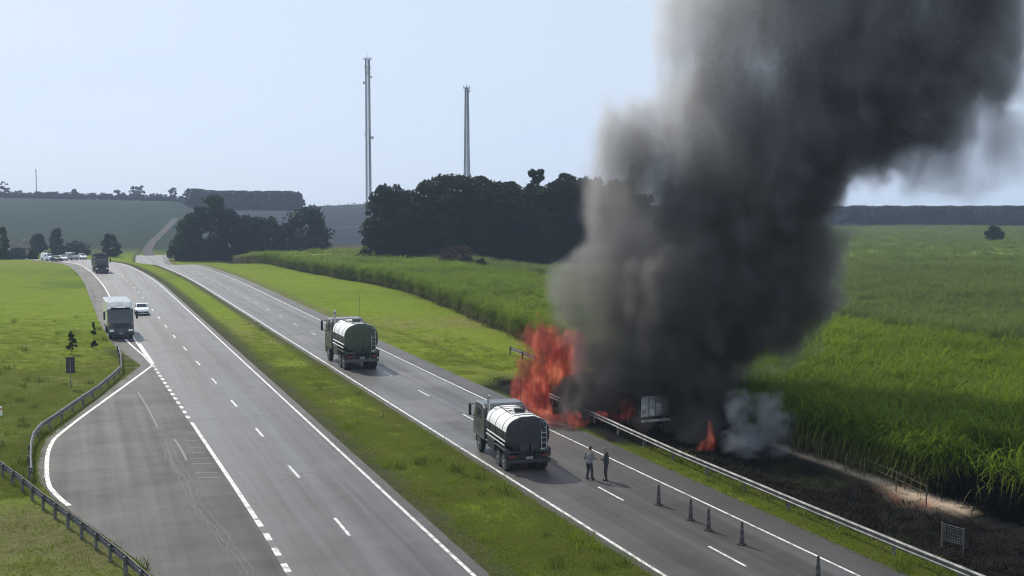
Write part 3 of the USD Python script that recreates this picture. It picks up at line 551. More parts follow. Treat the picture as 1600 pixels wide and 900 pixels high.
def tanker(label, loc, rz, s, body, capm, side, cabm):
    x = thing('tanker_truck', label, 'tanker truck', loc, rz, 'tanker trucks on the right carriageway', s=s)
    class MB(MB0):
        def mesh(self):
            v, f = MB0.mesh(self); v = v.copy(); v[:, 1] = np.where(v[:, 1] < 1.5, 1.5 - (1.5 - v[:, 1]) * .74, v[:, 1]); return v, f
    mp = lambda y: 1.5 - (1.5 - y) * .74 if y < 1.5 else y
    mb = MB(); mb.box((-.42, -.1, .88), (.1, 8.2, .26)); mb.box((.42, -.1, .88), (.1, 8.2, .26))
    for y in (-3.9, -2.2, -.4, 1.2, 3.0): mb.box((0, y, .88), (.9, .12, .2))
    for y in (-3.15, -1.6, 3.1): mb.tube((-1, y, .5), (1, y, .5), .09, n=8)
    mb.box((.78, 1.45, .72), (.5, .9, .5), .06); mb.build('chassis', chassis, x)
    for y in (-3.15, -1.6):
        for sx in (-1, 1): wheel(x, sx * 1.03, mp(y), .5, .3); wheel(x, sx * .7, mp(y), .5, .28)
    for sx in (-1, 1): wheel(x, sx * 1.05, 3.1, .5, .3)
    L = [(-4.16, .50), (-4.12, .86), (-4.0, .97), (-3.9, 1.0), (1.3, 1.0), (1.4, .97), (1.5, .86), (1.54, .5)]
    mb = MB(); mb.loft([tank_ring(y, 1.22 * q, .93 * q, 2.02) for y, q in L[2:6]]); mb.build('tank', side, x, smooth=40)
    tt = np.linspace(.30, PI - .10, 15); mb = MB(); c_, s_ = np.cos(tt), np.sin(tt)
    rr = lambda y, k: np.column_stack([1.22 * k * np.sign(c_) * np.abs(c_) ** .8, np.full(15, y), 2.02 + .93 * k * np.abs(s_) ** .8])
    mb.loft([np.vstack([rr(y, 1.004), rr(y, 1.013)[::-1]]) for y in (-3.86, -3.8, 1.2, 1.26)]); mb.build('tank_top', body, x, smooth=40)  # white shell paints the sun's glint on the tank's upper left
    mb = MB(); mb.loft([tank_ring(y - .012, 1.225 * q, .935 * q, 2.02) for y, q in L[:4]], True); mb.build('tank_end', capm, x, smooth=50)
    mb = MB(); mb.loft([tank_ring(y + .012, 1.225 * q, .935 * q, 2.02) for y, q in L[4:]], True); mb.build('tank_end', body, x, smooth=50)
    for y in (-3.0, -1.2, .5):
        mb = MB(); mb.loft([tank_ring(y - .05, 1.21, .92, 2.02), tank_ring(y - .05, 1.243, .953, 2.02), tank_ring(y + .05, 1.243, .953, 2.02), tank_ring(y + .05, 1.21, .92, 2.02)], False); mb.build('tank_band', capm, x, smooth=40)
    mb = MB(); mb.tube((0, -1.9, 2.9), (0, -1.9, 3.12), .3, n=16); mb.tube((0, -1.9, 3.12), (0, -1.9, 3.17), .34, .30, n=16); mb.build('manhole', side, x)
    mb = MB(); mb.tube((-.55, -4.0, 2.86), (-.55, 1.35, 2.98), .02); mb.tube((.55, -4.0, 2.86), (.55, 1.35, 2.98), .02)
    for y in np.linspace(-3.9, 1.2, 8): mb.box((0, y, 2.965), (1.16, .05, .025))
    mb.build('walkway', chassis, x)
    for sx in (-1, 1):
        mb = MB(); mb.box((sx * 1.12, -.1, 1.05), (.3, 1.9, .62), .03); mb.build('tool_box', side, x)
        mb = MB(); mb.box((sx * 1.14, -2.4, 1.18), (.34, 2.9, .05), .01); mb.box((sx * 1.14, -3.86, .98), (.34, .05, .42), .01); mb.build('mudguard', chassis, x)
        mb = MB(); mb.tube((sx * 1.2, -3.6, 1.62), (sx * 1.2, 1.2, 1.62), .05, n=8); mb.tube((sx * 1.24, -3.6, 1.42), (sx * 1.24, 1.2, 1.42), .04, n=8); mb.build('hose', chrome, x)
    mb = MB(); mb.box((0, -4.2, 1.12), (2.3, .12, .10), .01); mb.box((0, -4.28, .62), (2.4, .12, .2), .02)
    for sx in (-.6, .6): mb.box((sx, -4.2, .82), (.08, .1, .45))
    mb.build('rear_bumper', side, x)
    for sx in (-1, 1):
        mb = MB(); mb.box((sx * .92, -4.275, .88), (.42, .06, .16), .01); mb.build('tail_light', redlamp, x)
        mb = MB(); mb.box((sx * .3, -4.3, 1.35), (.5, .25, .34), .03); mb.build('pump_box', chassis, x)
    mb = MB(); mb.box((0, -4.31, .8), (.4, .02, .14)); mb.build('number_plate', rimm, x)
    mb = MB()                                                             # rear ladder
    for sx in (.70, 1.0): mb.tube((sx, -4.24, 1.1), (sx, -4.1, 2.75), .022)
    for z in np.arange(1.25, 2.75, .28): mb.tube((.70, -4.235 + (z - 1.1) * .085, z), (1.0, -4.235 + (z - 1.1) * .085, z), .018)
    mb.build('ladder', chrome, x)
    # cab
    prof = [(1.85, .95), (1.85, 2.75), (2.2, 2.92), (3.6, 2.9), (4.05, 2.2), (4.25, 1.6), (4.28, .62), (3.7, .55), (3.65, .95)]
    mb = MB(); P_ = np.array(prof)
    mb.loft([np.column_stack([np.full(len(P_), sx), P_[:, 0] * (1 if abs(sx) < 1.2 else .995), P_[:, 1] - (.04 if abs(sx) > 1.2 else 0)]) for sx in (-1.22, -1.17, 1.17, 1.22)]); cb = mb.build('cab', cabm, x)
    mb = MB(); mb.raw([[-1.08, 3.68, 2.83], [1.08, 3.68, 2.83], [1.08, 4.09, 2.2], [-1.08, 4.09, 2.2]], [[0, 1, 2, 3]]); mb.build('windshield', glass, x)
    for sx in (-1, 1):
        mb = MB(); mb.box((sx * 1.225, 3.0, 2.3), (.02, 1.0, .6), .008); mb.build('side_window', glass, x)
        mb = MB(); mb.tube((sx * 1.2, 3.75, 2.7), (sx * 1.5, 3.85, 2.65), .02); mb.box((sx * 1.52, 3.85, 2.35), (.16, .1, .7), .03); mb.tube((sx * 1.2, 3.8, 1.95), (sx * 1.5, 3.85, 2.05), .02); mb.build('mirror', chassis, x)
        mb = MB(); mb.box((sx * .85, 4.28, 1.0), (.36, .06, .22), .02); mb.build('headlight', clearlamp, x)
    mb = MB(); mb.raw([[-.7, 1.84, 2.15], [.7, 1.84, 2.15], [.7, 1.84, 2.6], [-.7, 1.84, 2.6]], [[0, 1, 2, 3]]); mb.build('rear_window', glass, x)
    mb = MB(); mb.tube((-1.0, 1.68, .8), (-1.0, 1.68, 3.35), .08, n=10); mb.tube((-1.0, 1.68, 3.35), (-1.0, 1.5, 3.5), .08, n=10); mb.build('exhaust_stack', chrome, x)
    mb = MB(); mb.tube((.95, 1.9, 2.8), (.95, 1.9, 4.6), .012, n=5); mb.build('aerial', chassis, x)
    return x
tank_white = paint('tank_white', (.88, .87, .84), .30, dirt=.06, scale=1.2); dark_steel = paint('dark_steel', (.03, .031, .033), .6, .0, spec=.3); cab_dark = paint('cab_dark', (.05, .052, .055), .35, coat=.4)
tank_green = paint('tank_green', (.055, .075, .045), .6, spec=.3)
tanker('dark tanker truck with a white glint painted on its tank top stopped beside the two people', (22.95, 59.4, 0), -.07, 1.02, tank_white, dark_steel, dark_steel, cab_dark)
tanker('tanker truck with grey-green rear and white glint painted on the tank top farther up the carriageway', (23.35, 101.2, 0), 0, (1.25, 1.25, 1.38), tank_white, tank_green, paint('side_green', (.06, .065, .05), .5), cab_dark)

def lorry(label, loc, rz, cabm, boxm, roofm, s=1.0, name='lorry'):
    x = thing(name, label, 'lorry', loc, rz, s=s)
    mb = MB()
    for sx in (-.42, .42): mb.box((sx, -.2, .9), (.1, 9.4, .26))
    for y in (-3.6, -2.3, 3.6): mb.tube((-1, y, .5), (1, y, .5), .09)
    mb.box((0, -4.95, .6), (2.4, .1, .16)); mb.build('chassis', chassis, x)
    for y in (-3.6, -2.3):
        for sx in (-1, 1): wheel(x, sx * 1.03, y, .5, .3)
    for sx in (-1, 1): wheel(x, sx * 1.06, 3.6, .5, .3)
    mb = MB(); mb.box((0, -1.35, 2.45), (2.56, 7.2, 2.7), .05); bx_ = mb.build('cargo_box', boxm, x)
    mb = MB()
    for y in np.linspace(-4.7, 2.0, 12): mb.box((0, y, 3.812), (2.4, .06, .03))
    mb.build('roof_rib', roofm, bx_)
    prof = np.array([(2.55, .85), (2.55, 3.1), (2.75, 3.2), (4.2, 3.15), (4.72, 2.2), (4.85, 1.7), (4.88, .5), (4.2, .45), (4.1, 1.1), (3.1, 1.1), (3.0, .85)])
    mb = MB(); mb.loft([np.column_stack([np.full(len(prof), sx), prof[:, 0], prof[:, 1] - (.05 if abs(sx) > 1.2 else 0)]) for sx in (-1.27, -1.2, 1.2, 1.27)]); mb.build('cab', cabm, x)
    mb = MB(); mb.box((0, 3.3, 3.22), (2.3, 1.5, .1), .04); mb.build('cab_roof', roofm, x)
    for sx in (-1, 1): mb = MB(); mb.box((sx * .8, 3.0, 3.55), (.62, .8, .62), .12); mb.build('air_deflector', roofm, x)
    mb = MB(); mb.box((0, 4.2, 3.24), (1.9, .36, .09), .03, rotx(.25)); mb.build('sun_visor', chassis, x)
    for k in range(3):
        a, b = -1.1 + k * .75, -1.1 + k * .75 + .70; mb = MB(); o = .012
        mb.raw([[a, 4.23 + o, 3.08], [b, 4.23 + o, 3.08], [b, 4.72 + o, 2.2], [a, 4.72 + o, 2.2]], [[0, 1, 2, 3]]); mb.build('windshield', glass, x)
    for sx in (-1, 1):
        mb = MB(); mb.box((sx * 1.275, 3.5, 2.5), (.02, 1.0, .7), .008); mb.build('side_window', glass, x)
        mb = MB(); mb.tube((sx * 1.2, 4.3, 3.0), (sx * 1.62, 4.5, 2.95), .025); mb.box((sx * 1.64, 4.5, 2.5), (.2, .12, .85), .04); mb.build('mirror', chassis, x)
        mb = MB(); mb.box((sx * .95, 4.89, .92), (.42, .05, .24), .02); mb.build('headlight', clearlamp, x)
        mb = MB(); mb.box((sx * 1.15, 4.8, 1.6), (.16, .12, .3), .03); mb.build('indicator', amber, x)
    mb = MB()
    for z in np.arange(1.2, 1.75, .11): mb.box((0, 4.87, z), (1.5, .05, .05))
    mb.build('grille', chassis, x)
    mb = MB(); mb.box((0, 4.9, .58), (2.54, .22, .34), .05); mb.build('bumper', chassis, x)
    mb = MB(); mb.box((0, 5.02, .62), (.42, .02, .14)); mb.build('number_plate', rimm, x)
    return x
white_body = paint('white_body', (.78, .78, .77), .3, dirt=.1, coat=.4); slate = paint('slate_cab', (.045, .05, .064), .35, coat=.3); black_body = paint('black_body', (.022, .022, .024), .4, dirt=.3); grey_body = paint('grey_body', (.25, .26, .28), .3, coat=.4)
lorry('slate-grey lorry with white roof coming down the left carriageway by the lay-by', (4.15, 135.2, 0), PI + .03, slate, white_body, white_body, 1.03)
p = land(158, 427); lorry('all-dark lorry far up the left carriageway', (p[0] - .1, p[1] + 5, 0), PI + .06, black_body, black_body, black_body, 1.08)

def car(label, loc, rz, bodym, name='car', cat='car', van=False, group=None, s=1.0):
    x = thing(name, label, cat, loc, rz, group, s=s)
    if van: top = [(-2.4, 1.0), (-2.38, 1.85), (-2.1, 2.0), (.9, 1.98), (1.55, 1.25), (2.3, 1.0), (2.42, .75)]
    else: top = [(-2.1, .78), (-2.05, .98), (-1.5, 1.05), (-.95, 1.42), (-.6, 1.47), (.35, 1.45), (1.05, 1.0), (1.95, .82), (2.1, .62)]
    hgt = lambda yy: np.interp(yy, [q[0] for q in top], [q[1] for q in top]); ys = np.linspace(top[0][0], top[-1][0], 30); rings = []
    belt = 1.05 if van else .93
    for yy in ys:
        h = hgt(yy); w = .87 * (1 - .10 * (abs(yy) / 2.2) ** 4); tw = w * (.80 if h > belt + .15 else .93); lo = .24
        arch = max([0] + [math.sqrt(max(0, .36 ** 2 - (yy - c) ** 2)) for c in (-1.3, 1.32)])
        lo2 = lo + arch * .9
        hb = min(belt, h - .05)
        rings.append(np.array([[-w * .92, yy, lo2], [-w, yy, max(.5, lo2 + .03)], [-w * .99, yy, hb], [-tw, yy, h - .04], [-tw * .8, yy, h], [tw * .8, yy, h], [tw, yy, h - .04], [w * .99, yy, hb], [w, yy, max(.5, lo2 + .03)], [w * .92, yy, lo2]]))
    mb = MB(); mb.loft(rings); mb.build('body', bodym, x, smooth=35)
    for y in (-1.3, 1.32):
        for sx in (-1, 1): wheel(x, sx * .78, y, .31, .2)
    if van: ws = ([.95, 1.93], [1.5, 1.30])
    else: ws = ([.42, 1.42], [1.0, 1.04])
    def pane(y0, z0, y1, z1, w0, w1, nm, o=.015):
        d = np.array([y1 - y0, z1 - z0]); nrm = np.array([-d[1], d[0]]); nrm = nrm / np.linalg.norm(nrm); nrm = nrm if nrm[1] > 0 else -nrm; a, b = np.array([y0, z0]) + nrm * o, np.array([y1, z1]) + nrm * o
        mb = MB(); mb.raw([[-w0, *a], [w0, *a], [w1, *b], [-w1, *b]], [[0, 1, 2, 3]]); mb.build(nm, glass, x)
    pane(ws[0][0], ws[0][1], ws[1][0], ws[1][1], .56, .68, 'windshield')
    if not van: pane(-1.0, 1.38, -1.45, 1.07, .56, .66, 'rear_window')
    for sx in (-1, 1):
        for (y0, y1) in (((-1.0, -.25), (-.15, .6)) if not van else ((.1, .9),)):
            z0, z1 = (belt + .02, 1.36) if not van else (1.15, 1.75); xo, xi = .87 * .99 + .012, .87 * .80 + .03
            mb = MB(); sl = .18 if y1 > .3 else 0
            mb.raw([[sx * xo, y0, z0], [sx * xo, y1 + sl, z0], [sx * xi, y1, z1], [sx * xi, y0 + .05, z1]], [[0, 1, 2, 3]]); mb.build('side_window', glass, x)
        yf = top[-1][0]
        mb = MB(); mb.box((sx * .6, yf - .06, .66 if not van else .8), (.34, .1, .15), .03); mb.build('headlight', clearlamp, x)
        mb = MB(); mb.box((sx * .62, top[0][0] + .02, .8), (.28, .08, .16), .02); mb.build('tail_light', redlamp, x)
        mb = MB(); mb.box((sx * .96, .75, 1.02 if not van else 1.2), (.18, .1, .13), .03); mb.build('mirror', bodym, x)
    mb = MB(); mb.box((0, top[-1][0] - .01, .42), (1.45, .14, .2), .05); mb.build('bumper', chassis, x)
    mb = MB(); mb.box((0, top[-1][0] + .065, .45), (.4, .015, .11)); mb.build('number_plate', rimm, x)
    return x
car('white car overtaking the slate-grey lorry on the left carriageway', (7.9, 159.5, 0), PI, white_body)
def far(px, py): p = land(px, py); p[2] = float(road_z(p[0], p[1])); return p
car('leftmost white van of the far vehicles at the bend', far(74, 407), PI + .5, white_body, 'van', 'van', True)
car('dark car between the white van and the white car at the far bend', far(88, 408), PI + .4, black_body)
car('small white car right of the dark car at the far bend', far(97, 407), PI + .4, white_body)
car('grey van in the far queue at the bend', far(112, 406), PI + .5, grey_body, 'van', 'van', True)
car('white car at the right end of the far queue', far(128, 405), PI + .3, white_body)
for k, (px, py, w) in enumerate(((96, 404, 7),)): pass

# ---- the burning lorry beyond the guardrail
char = paint('charred_metal', (.016, .015, .014), .85, .2, dirt=.5); scorch = paint('scorched_white', (.45, .44, .42), .6, dirt=.7, scale=1.3); ash = paint('ash_grey', (.12, .115, .11), .9, dirt=.5)
x = thing('burning_lorry', 'burnt-out lorry with a pale scorched rear end under the smoke column', 'lorry', (34.7, 70.3, 0.0), .02)
mb = MB()
for sx in (-.42, .42): mb.box((sx, 0, .85), (.1, 11.4, .26))
for y in (-4.3, -3.0, 4.2): mb.tube((-1, y, .48), (1, y, .48), .09)
mb.build('chassis', char, x)
for y in (-4.3, -3.0, 4.2):
    for sx in (-1, 1): wheel(x, sx * 1.02, y, .46, .3)
mb = MB(); mb.box((0, -5.62, 1.55), (2.05, .10, 1.35), .03); rp = mb.build('rear_panel', scorch, x)
mb = MB(); mb.box((0, -5.685, 1.5), (.05, .03, 1.2)); mb.box((-.5, -5.685, 1.6), (.04, .03, 1.1)); mb.box((.5, -5.685, 1.6), (.04, .03, 1.1)); mb.build('door_bar', ash, rp)
mb = MB(); mb.box((0, -5.75, .62), (2.1, .12, .18), .03); mb.build('bumper', scorch, x)
for sx in (-1, 1): mb = MB(); mb.box((sx * .85, -5.75, .84), (.3, .06, .14), .02); mb.build('tail_light', char, x)
r = np.random.default_rng(9); mb = MB()
for sx in (-1.05, 1.05):
    for y in np.linspace(-5.5, 2.5, 9): mb.tube((sx, y, 1.0), (sx + r.normal(0, .12), y + r.normal(0, .2), r.uniform(1.5, 2.5)), .05)
mb.tube((-1.05, -5.5, 2.2), (-1.0, -1, 1.9), .05); mb.tube((1.05, -5.5, 2.2), (1.1, .5, 2.0), .05); mb.build('burnt_frame', char, x)
mb = MB(); yy = np.linspace(-5.4, 2.6, 15); rg = []
for q in yy: h = .55 + .45 * r.random(); rg.append(np.array([[-1.05, q, 1.0], [-1.0, q, 1.1 + h * .5], [-.4, q, 1.15 + h], [.3, q, 1.1 + h * r.uniform(.6, 1.1)], [1.0, q, 1.1 + h * .6], [1.05, q, 1.0]]))
mb.loft(rg); mb.build('burnt_load', char, x)
prof = np.array([(3.1, .9), (3.1, 2.5), (3.3, 2.65), (4.6, 2.5), (5.2, 1.9), (5.5, 1.5), (5.5, .5), (4.7, .45), (3.6, .6)])
mb = MB(); mb.loft([np.column_stack([np.full(len(prof), sx), prof[:, 0], prof[:, 1]]) for sx in (-1.2, -1.12, 1.12, 1.2)]); mb.build('cab', char, x)
mb = MB(); mb.raw([[-.7, 3.085, 1.7], [.7, 3.085, 1.7], [.7, 3.085, 2.3], [-.7, 3.085, 2.3]], [[0, 1, 2, 3]]); mb.build('rear_window', chassis, x)

# ------------------------------------------------------------------ road furniture
galv = paint('galvanised_steel', (.17, .17, .165), .55, .25, dirt=.35, scale=1.5); galv_dull = paint('weathered_steel', (.16, .155, .15), .6, .35, dirt=.45, scale=2); post_m = paint('post_steel', (.17, .165, .155), .65, .4, dirt=.4); refl = paint('reflector', (.5, .12, .03), .3)
WPROF = np.array([(0, .17), (.03, .16), (.085, .115), (.085, .085), (.0, .03), (.0, -.03), (.085, -.085), (.085, -.115), (.03, -.16), (0, -.17)])
def guard_rail(label, pts, mat_, ztop=.75, double=False, side=1, step=3.8, group=None, ends=True):
    """pts: ground points in order; side +1 puts the beam on the right hand of the direction of travel."""
    p = np.asarray(pts, float)[:, :2]; s = np.concatenate([[0], np.cumsum(np.linalg.norm(np.diff(p, axis=0), axis=1))])
    q = np.unique(np.concatenate([np.arange(0, s[-1], 1.0), s])); P = np.stack([np.interp(q, s, p[:, k]) for k in (0, 1)], 1)
    d = np.gradient(P, axis=0); d /= np.linalg.norm(d, axis=1, keepdims=True); nr = np.stack([d[:, 1], -d[:, 0]], 1) * side; Z = terrain(P[:, 0], P[:, 1]); Z = np.convolve(np.pad(Z, 3, 'edge'), np.ones(7) / 7, 'valid')
    o = np.array([P[0, 0], P[0, 1], Z[0]]); x = thing('guard_rail', label, 'guard rail', o, 0, group)
    for zc in ((ztop - .16, ztop - .56) if double else (ztop - .16,)):
        prof = np.vstack([WPROF, WPROF[::-1] - [.012, 0]]); rings = []
        for k in range(len(P)):
            rings.append(np.column_stack([P[k, 0] + nr[k, 0] * (prof[:, 0] + .06), P[k, 1] + nr[k, 1] * (prof[:, 0] + .06), Z[k] + zc + prof[:, 1]]) - o)
        mb = MB(); mb.loft(rings); mb.build('rail', mat_, x)
    for t in np.arange(.4, s[-1], step):
        c = np.array([np.interp(t, s, p[:, 0]), np.interp(t, s, p[:, 1])]); z = float(terrain(*c)); k = min(len(P) - 1, int(np.searchsorted(q, t))); a = math.atan2(d[k, 1], d[k, 0])
        mb = MB(); R = rotz(a); mb.box((c[0] - o[0], c[1] - o[1], z - o[2] + ztop / 2 - .2), (.11, .13, ztop + .36), R=R); mb.build('post', post_m, x)
        mb = MB(); mb.box((c[0] - o[0] + nr[k, 0] * .05, c[1] - o[1] + nr[k, 1] * .05, z - o[2] + ztop - .17), (.11, .09, .3), R=R); mb.build('spacer', post_m, x)
    return x
guard_rail('long bright guardrail along the right verge from the burning lorry to the bottom right', [(31.25, 18), (31.35, 32.6), (31.4, 41.6), (31.5, 55.9), (31.8, 64), (32.2, 76)], galv, .78, double=False, side=-1)
guard_rail('short pale guardrail running behind the flames', [at(795, 542, .7)[:2], at(830, 555.5, .7)[:2], at(866, 570, .7)[:2]], galv, .8, side=-1)
ptsA = [at(x_, y_, .72)[:2] for x_, y_ in ((183, 540), (187, 552), (188, 570), (176, 582), (150, 603), (120, 623), (88, 645), (62, 662), (50, 676), (46, 690), (45, 712), (46, 732))]
guard_rail('guardrail curving round the far side of the lay-by', ptsA, galv, .75, side=-1, step=3.0)
ptsB = [at(x_, y_, .72)[:2] for x_, y_ in ((-70, 678), (0, 723), (30, 744), (60, 768), (110, 804), (150, 833), (190, 865), (240, 908), (290, 955))]
guard_rail('dark weathered guardrail at the bottom left corner of the lay-by', ptsB, galv_dull, .75, side=-1, step=2.0)

sign_back = paint('sign_back', (.045, .048, .045), .6, .2); wood = paint('weathered_wood', (.09, .075, .06), .85)
p = on_land((0.18 - .9, 96.5, 0)); x = thing('road_sign', 'dark back of a tall road sign behind the lay-by guardrail', 'road sign', p, -.12)
mb = MB(); mb.box((0, 0, 1.85), (.68, .03, 1.3), .01); pn = mb.build('panel', sign_back, x)
mb = MB(); mb.box((0, -.03, 1.5), (.66, .03, .05)); mb.box((0, -.03, 2.2), (.66, .03, .05)); mb.build('brace', post_m, pn)
mb = MB(); mb.tube((0, -.06, -.3), (0, -.06, 2.3), .04); mb.build('post', post_m, x)
p = on_land(at(112, 555)); x = make_tree('shrub', 2.2, .42, 'cone', 900, 26, .2, leaf_mid, 140, p, 'narrow dark green shrub standing alone on the left bank', 'shrub', low=.25, trunk_r=.03)
for k, (px, py, h, lab) in enumerate(((146, 528, 1.7, 'upper thin green sapling beside the slate-grey lorry'), (148, 545, .8, 'small low sapling below the thin one beside the lorry'))):
    make_tree('shrub', h, .32, 'cone', 500, 18, .17, leaf_mid, 142 + k, on_land(at(px, py)), lab, 'shrub', low=.2, trunk_r=.025)
p = on_land(at(2, 650)); x = thing('marker_post', 'short white marker post in the grass at the left edge', 'post', p)
mb = MB(); mb.box((0, 0, .3), (.13, .07, .8), .02); mb.build('post', white_body, x)
mb = MB(); mb.box((0, -.037, .5), (.1, .012, .16)); mb.build('band', refl, x)

cone_m = paint('cone_dark', (.028, .023, .022), .55, dirt=.4); cone_b = paint('cone_band', (.085, .08, .078), .6); cone_w = paint('cone_foot', (.02, .02, .02), .8)
def cone(label, loc, rz=0):
    x = thing('traffic_cone', label, 'traffic cone', loc, rz); n = 16; a = np.arange(n) * 2 * PI / n
    mb = MB(); mb.box((0, 0, .03), (.30, .30, .06), .02); mb.build('base', cone_w, x)
    ring = lambda r, z: np.column_stack([np.cos(a) * r, np.sin(a) * r, np.full(n, z)])
    mb = MB(); mb.loft([ring(.125, .05), ring(.11, .08), ring(.075, .66), ring(.05, .97), ring(.035, 1.0)]); b = mb.build('body', cone_m, x, smooth=40)
    for z0, z1 in ((.34, .48), (.66, .76)):
        rr = lambda z: np.interp(z, [.08, .66, .97], [.11, .075, .05]) + .006
        mb = MB(); mb.loft([ring(rr(z0), z0), ring(rr(z1), z1)], False); mb.build('band', cone_b, b)
    return x
for (px, py), lab in zip(((1029, 789), (1079, 813), (1107, 829), (1159, 851), (1278, 908)), ('first dark traffic cone past the two people', 'second dark cone from the people along the edge line', 'third dark cone, just beside the second', 'fourth dark cone, alone before the last', 'nearest dark cone at the bottom edge of the picture')):
    cone(lab, at(px, py), .4)

# wire fence and gate at the foot of the cane
fp = [at(x_, y_)[:2] for x_, y_ in ((1222, 694), (1247, 706), (1283, 719), (1322, 734), (1350, 743), (1400, 764), (1447, 786))]
x = thing('wire_fence', 'low wire fence with dark wooden posts before the pale sandy strip', 'fence', on_land(fp[0])); o = on_land(fp[0]); tops = []
for q in fp:
    g = on_land(q) - o; mb = MB(); mb.tube(g - [0, 0, .3], g + [.02, 0, 1.1], .038, .033, n=7); mb.build('post', wood, x); tops.append(g)
for z in (.35, .7, 1.05): mb = MB(); mb.poly([g + [0, 0, z] for g in tops], .006, 4); mb.build('wire', post_m, x)
o = on_land(at(1472, 842)); e = on_land(at(1505, 848)); x = thing('mesh_gate', 'small pale mesh gate between two dark posts in the dark ditch', 'gate', o); d = e - o
for q in (d * 0, d): mb = MB(); mb.tube(q - [0, 0, .3], q + [0, 0, 1.15], .05, n=7); mb.build('post', wood, x)
a_, b_ = d * .08, d * .92; mb = MB()
for z in (.40, 1.1): mb.tube(a_ + [0, 0, z], b_ + [0, 0, z], .02, n=6)
for f_ in (0, 1): mb.tube(a_ + (b_ - a_) * f_ + [0, 0, .4], a_ + (b_ - a_) * f_ + [0, 0, 1.1], .02, n=6)
mb.build('frame', galv_dull, x); mb = MB()
for f_ in np.linspace(.1, .9, 7): mb.tube(a_ + (b_ - a_) * f_ + [0, 0, .4], a_ + (b_ - a_) * f_ + [0, 0, 1.1], .012, n=4)
for z in np.linspace(.5, 1.0, 5): mb.tube(a_ + [0, 0, z], b_ + [0, 0, z], .012, n=4)
mb.build('mesh', galv_dull, x)

# ---- masts
mast_m = paint('mast_steel', (.05, .05, .053), .8, .0, scale=.4, spec=.2); dish_m = paint('dish_grey', (.40, .40, .41), .5)
def lattice(mb, w0, w1, z0, z1, bays, leg, br, sides=4):
    for k in range(bays):
        za, zb = z0 + (z1 - z0) * k / bays, z0 + (z1 - z0) * (k + 1) / bays; wa, wb = w0 + (w1 - w0) * k / bays, w0 + (w1 - w0) * (k + 1) / bays
        ca = [np.array([wa / 2 * math.cos(t), wa / 2 * math.sin(t), za]) for t in (np.arange(sides) + .5) * 2 * PI / sides]; cb_ = [np.array([wb / 2 * math.cos(t), wb / 2 * math.sin(t), zb]) for t in (np.arange(sides) + .5) * 2 * PI / sides]
        for i in range(sides):
            j = (i + 1) % sides; mb.tube(ca[i], cb_[i], leg, n=5, cap=False); mb.tube(ca[i], cb_[j], br, n=4, cap=False); mb.tube(ca[j], cb_[i], br, n=4, cap=False); mb.tube(ca[i], ca[j], br, n=4, cap=False)
    return mb
def mast(label, px, pytop, dist, w0, w1, heads, dishes, guy=0):
    b = on_land(aim(px, 400, dist)); H = aim(px, pytop, dist)[2] - b[2]; x = thing('radio_mast', label, 'radio mast', b)
    mb = MB(); lattice(mb, w0, w1, -1, H * .955, 34, .26 * w0 / 5, .12 * w0 / 5); mb.build('lattice', mast_m, x)
    mb = MB(); mb.tube((0, 0, H * .95), (0, 0, H), .12, .05); mb.build('spire', mast_m, x)
    mb = MB(); mb.tube((w1 * .2, 0, -1), (w1 * .2, 0, H * .95), .28, n=6); mb.build('cable_ladder', mast_m, x)
    for z, r_, n_ in heads:
        mb = MB(); a = np.arange(12) * 2 * PI / 12
        for q in range(12): mb.tube((r_ * math.cos(a[q]), r_ * math.sin(a[q]), z * H), (r_ * math.cos(a[(q + 1) % 12]), r_ * math.sin(a[(q + 1) % 12]), z * H), .1, n=4)
        for q in range(0, 12, 3): mb.tube((0, 0, z * H), (r_ * math.cos(a[q]), r_ * math.sin(a[q]), z * H), .1, n=4)
        pf = mb.build('platform', mast_m, x)
        for q in range(n_):
            t = 2 * PI * q / n_ + .3; mb = MB(); mb.box((r_ * math.cos(t), r_ * math.sin(t), z * H + .4), (.35, .5, 2.6), .1, rotz(t)); mb.build('antenna', dish_m, pf)
    for z, sx, r_ in dishes:
        n = 14; a = np.arange(n) * 2 * PI / n; mb = MB(); o_ = np.array([sx * (w1 / 2 + r_ * .9), -.5, z * H])
        mb.loft([o_ + np.column_stack([np.cos(a) * r_ * q, np.full(n, -yy), np.sin(a) * r_ * q]) for q, yy in ((.05, -.7), (.6, -.45), (1, 0), (.98, .12), (.1, -.3))]); mb.tube(o_, (0, 0, z * H), .12); mb.build('dish', dish_m, x)
    return x
mast('taller lattice radio mast left of the grove', 577, 82, 915, 5.0, 4.0, ((.955, 3.0, 8), (.90, 2.6, 6), (.865, 2.2, 3)), ((.44, 1, 1.3), (.46, -1, .8), (.80, -1, 1.2), (.84, 1, .9)))
mast('shorter lattice radio mast rising behind the grove', 730, 128, 920, 6.0, 3.0, ((.955, 2.8, 6),), ((.93, 1, .8),))
mast('faint thin mast far away on the left ridge', 60, 262, 980, .9, .6, (), ())

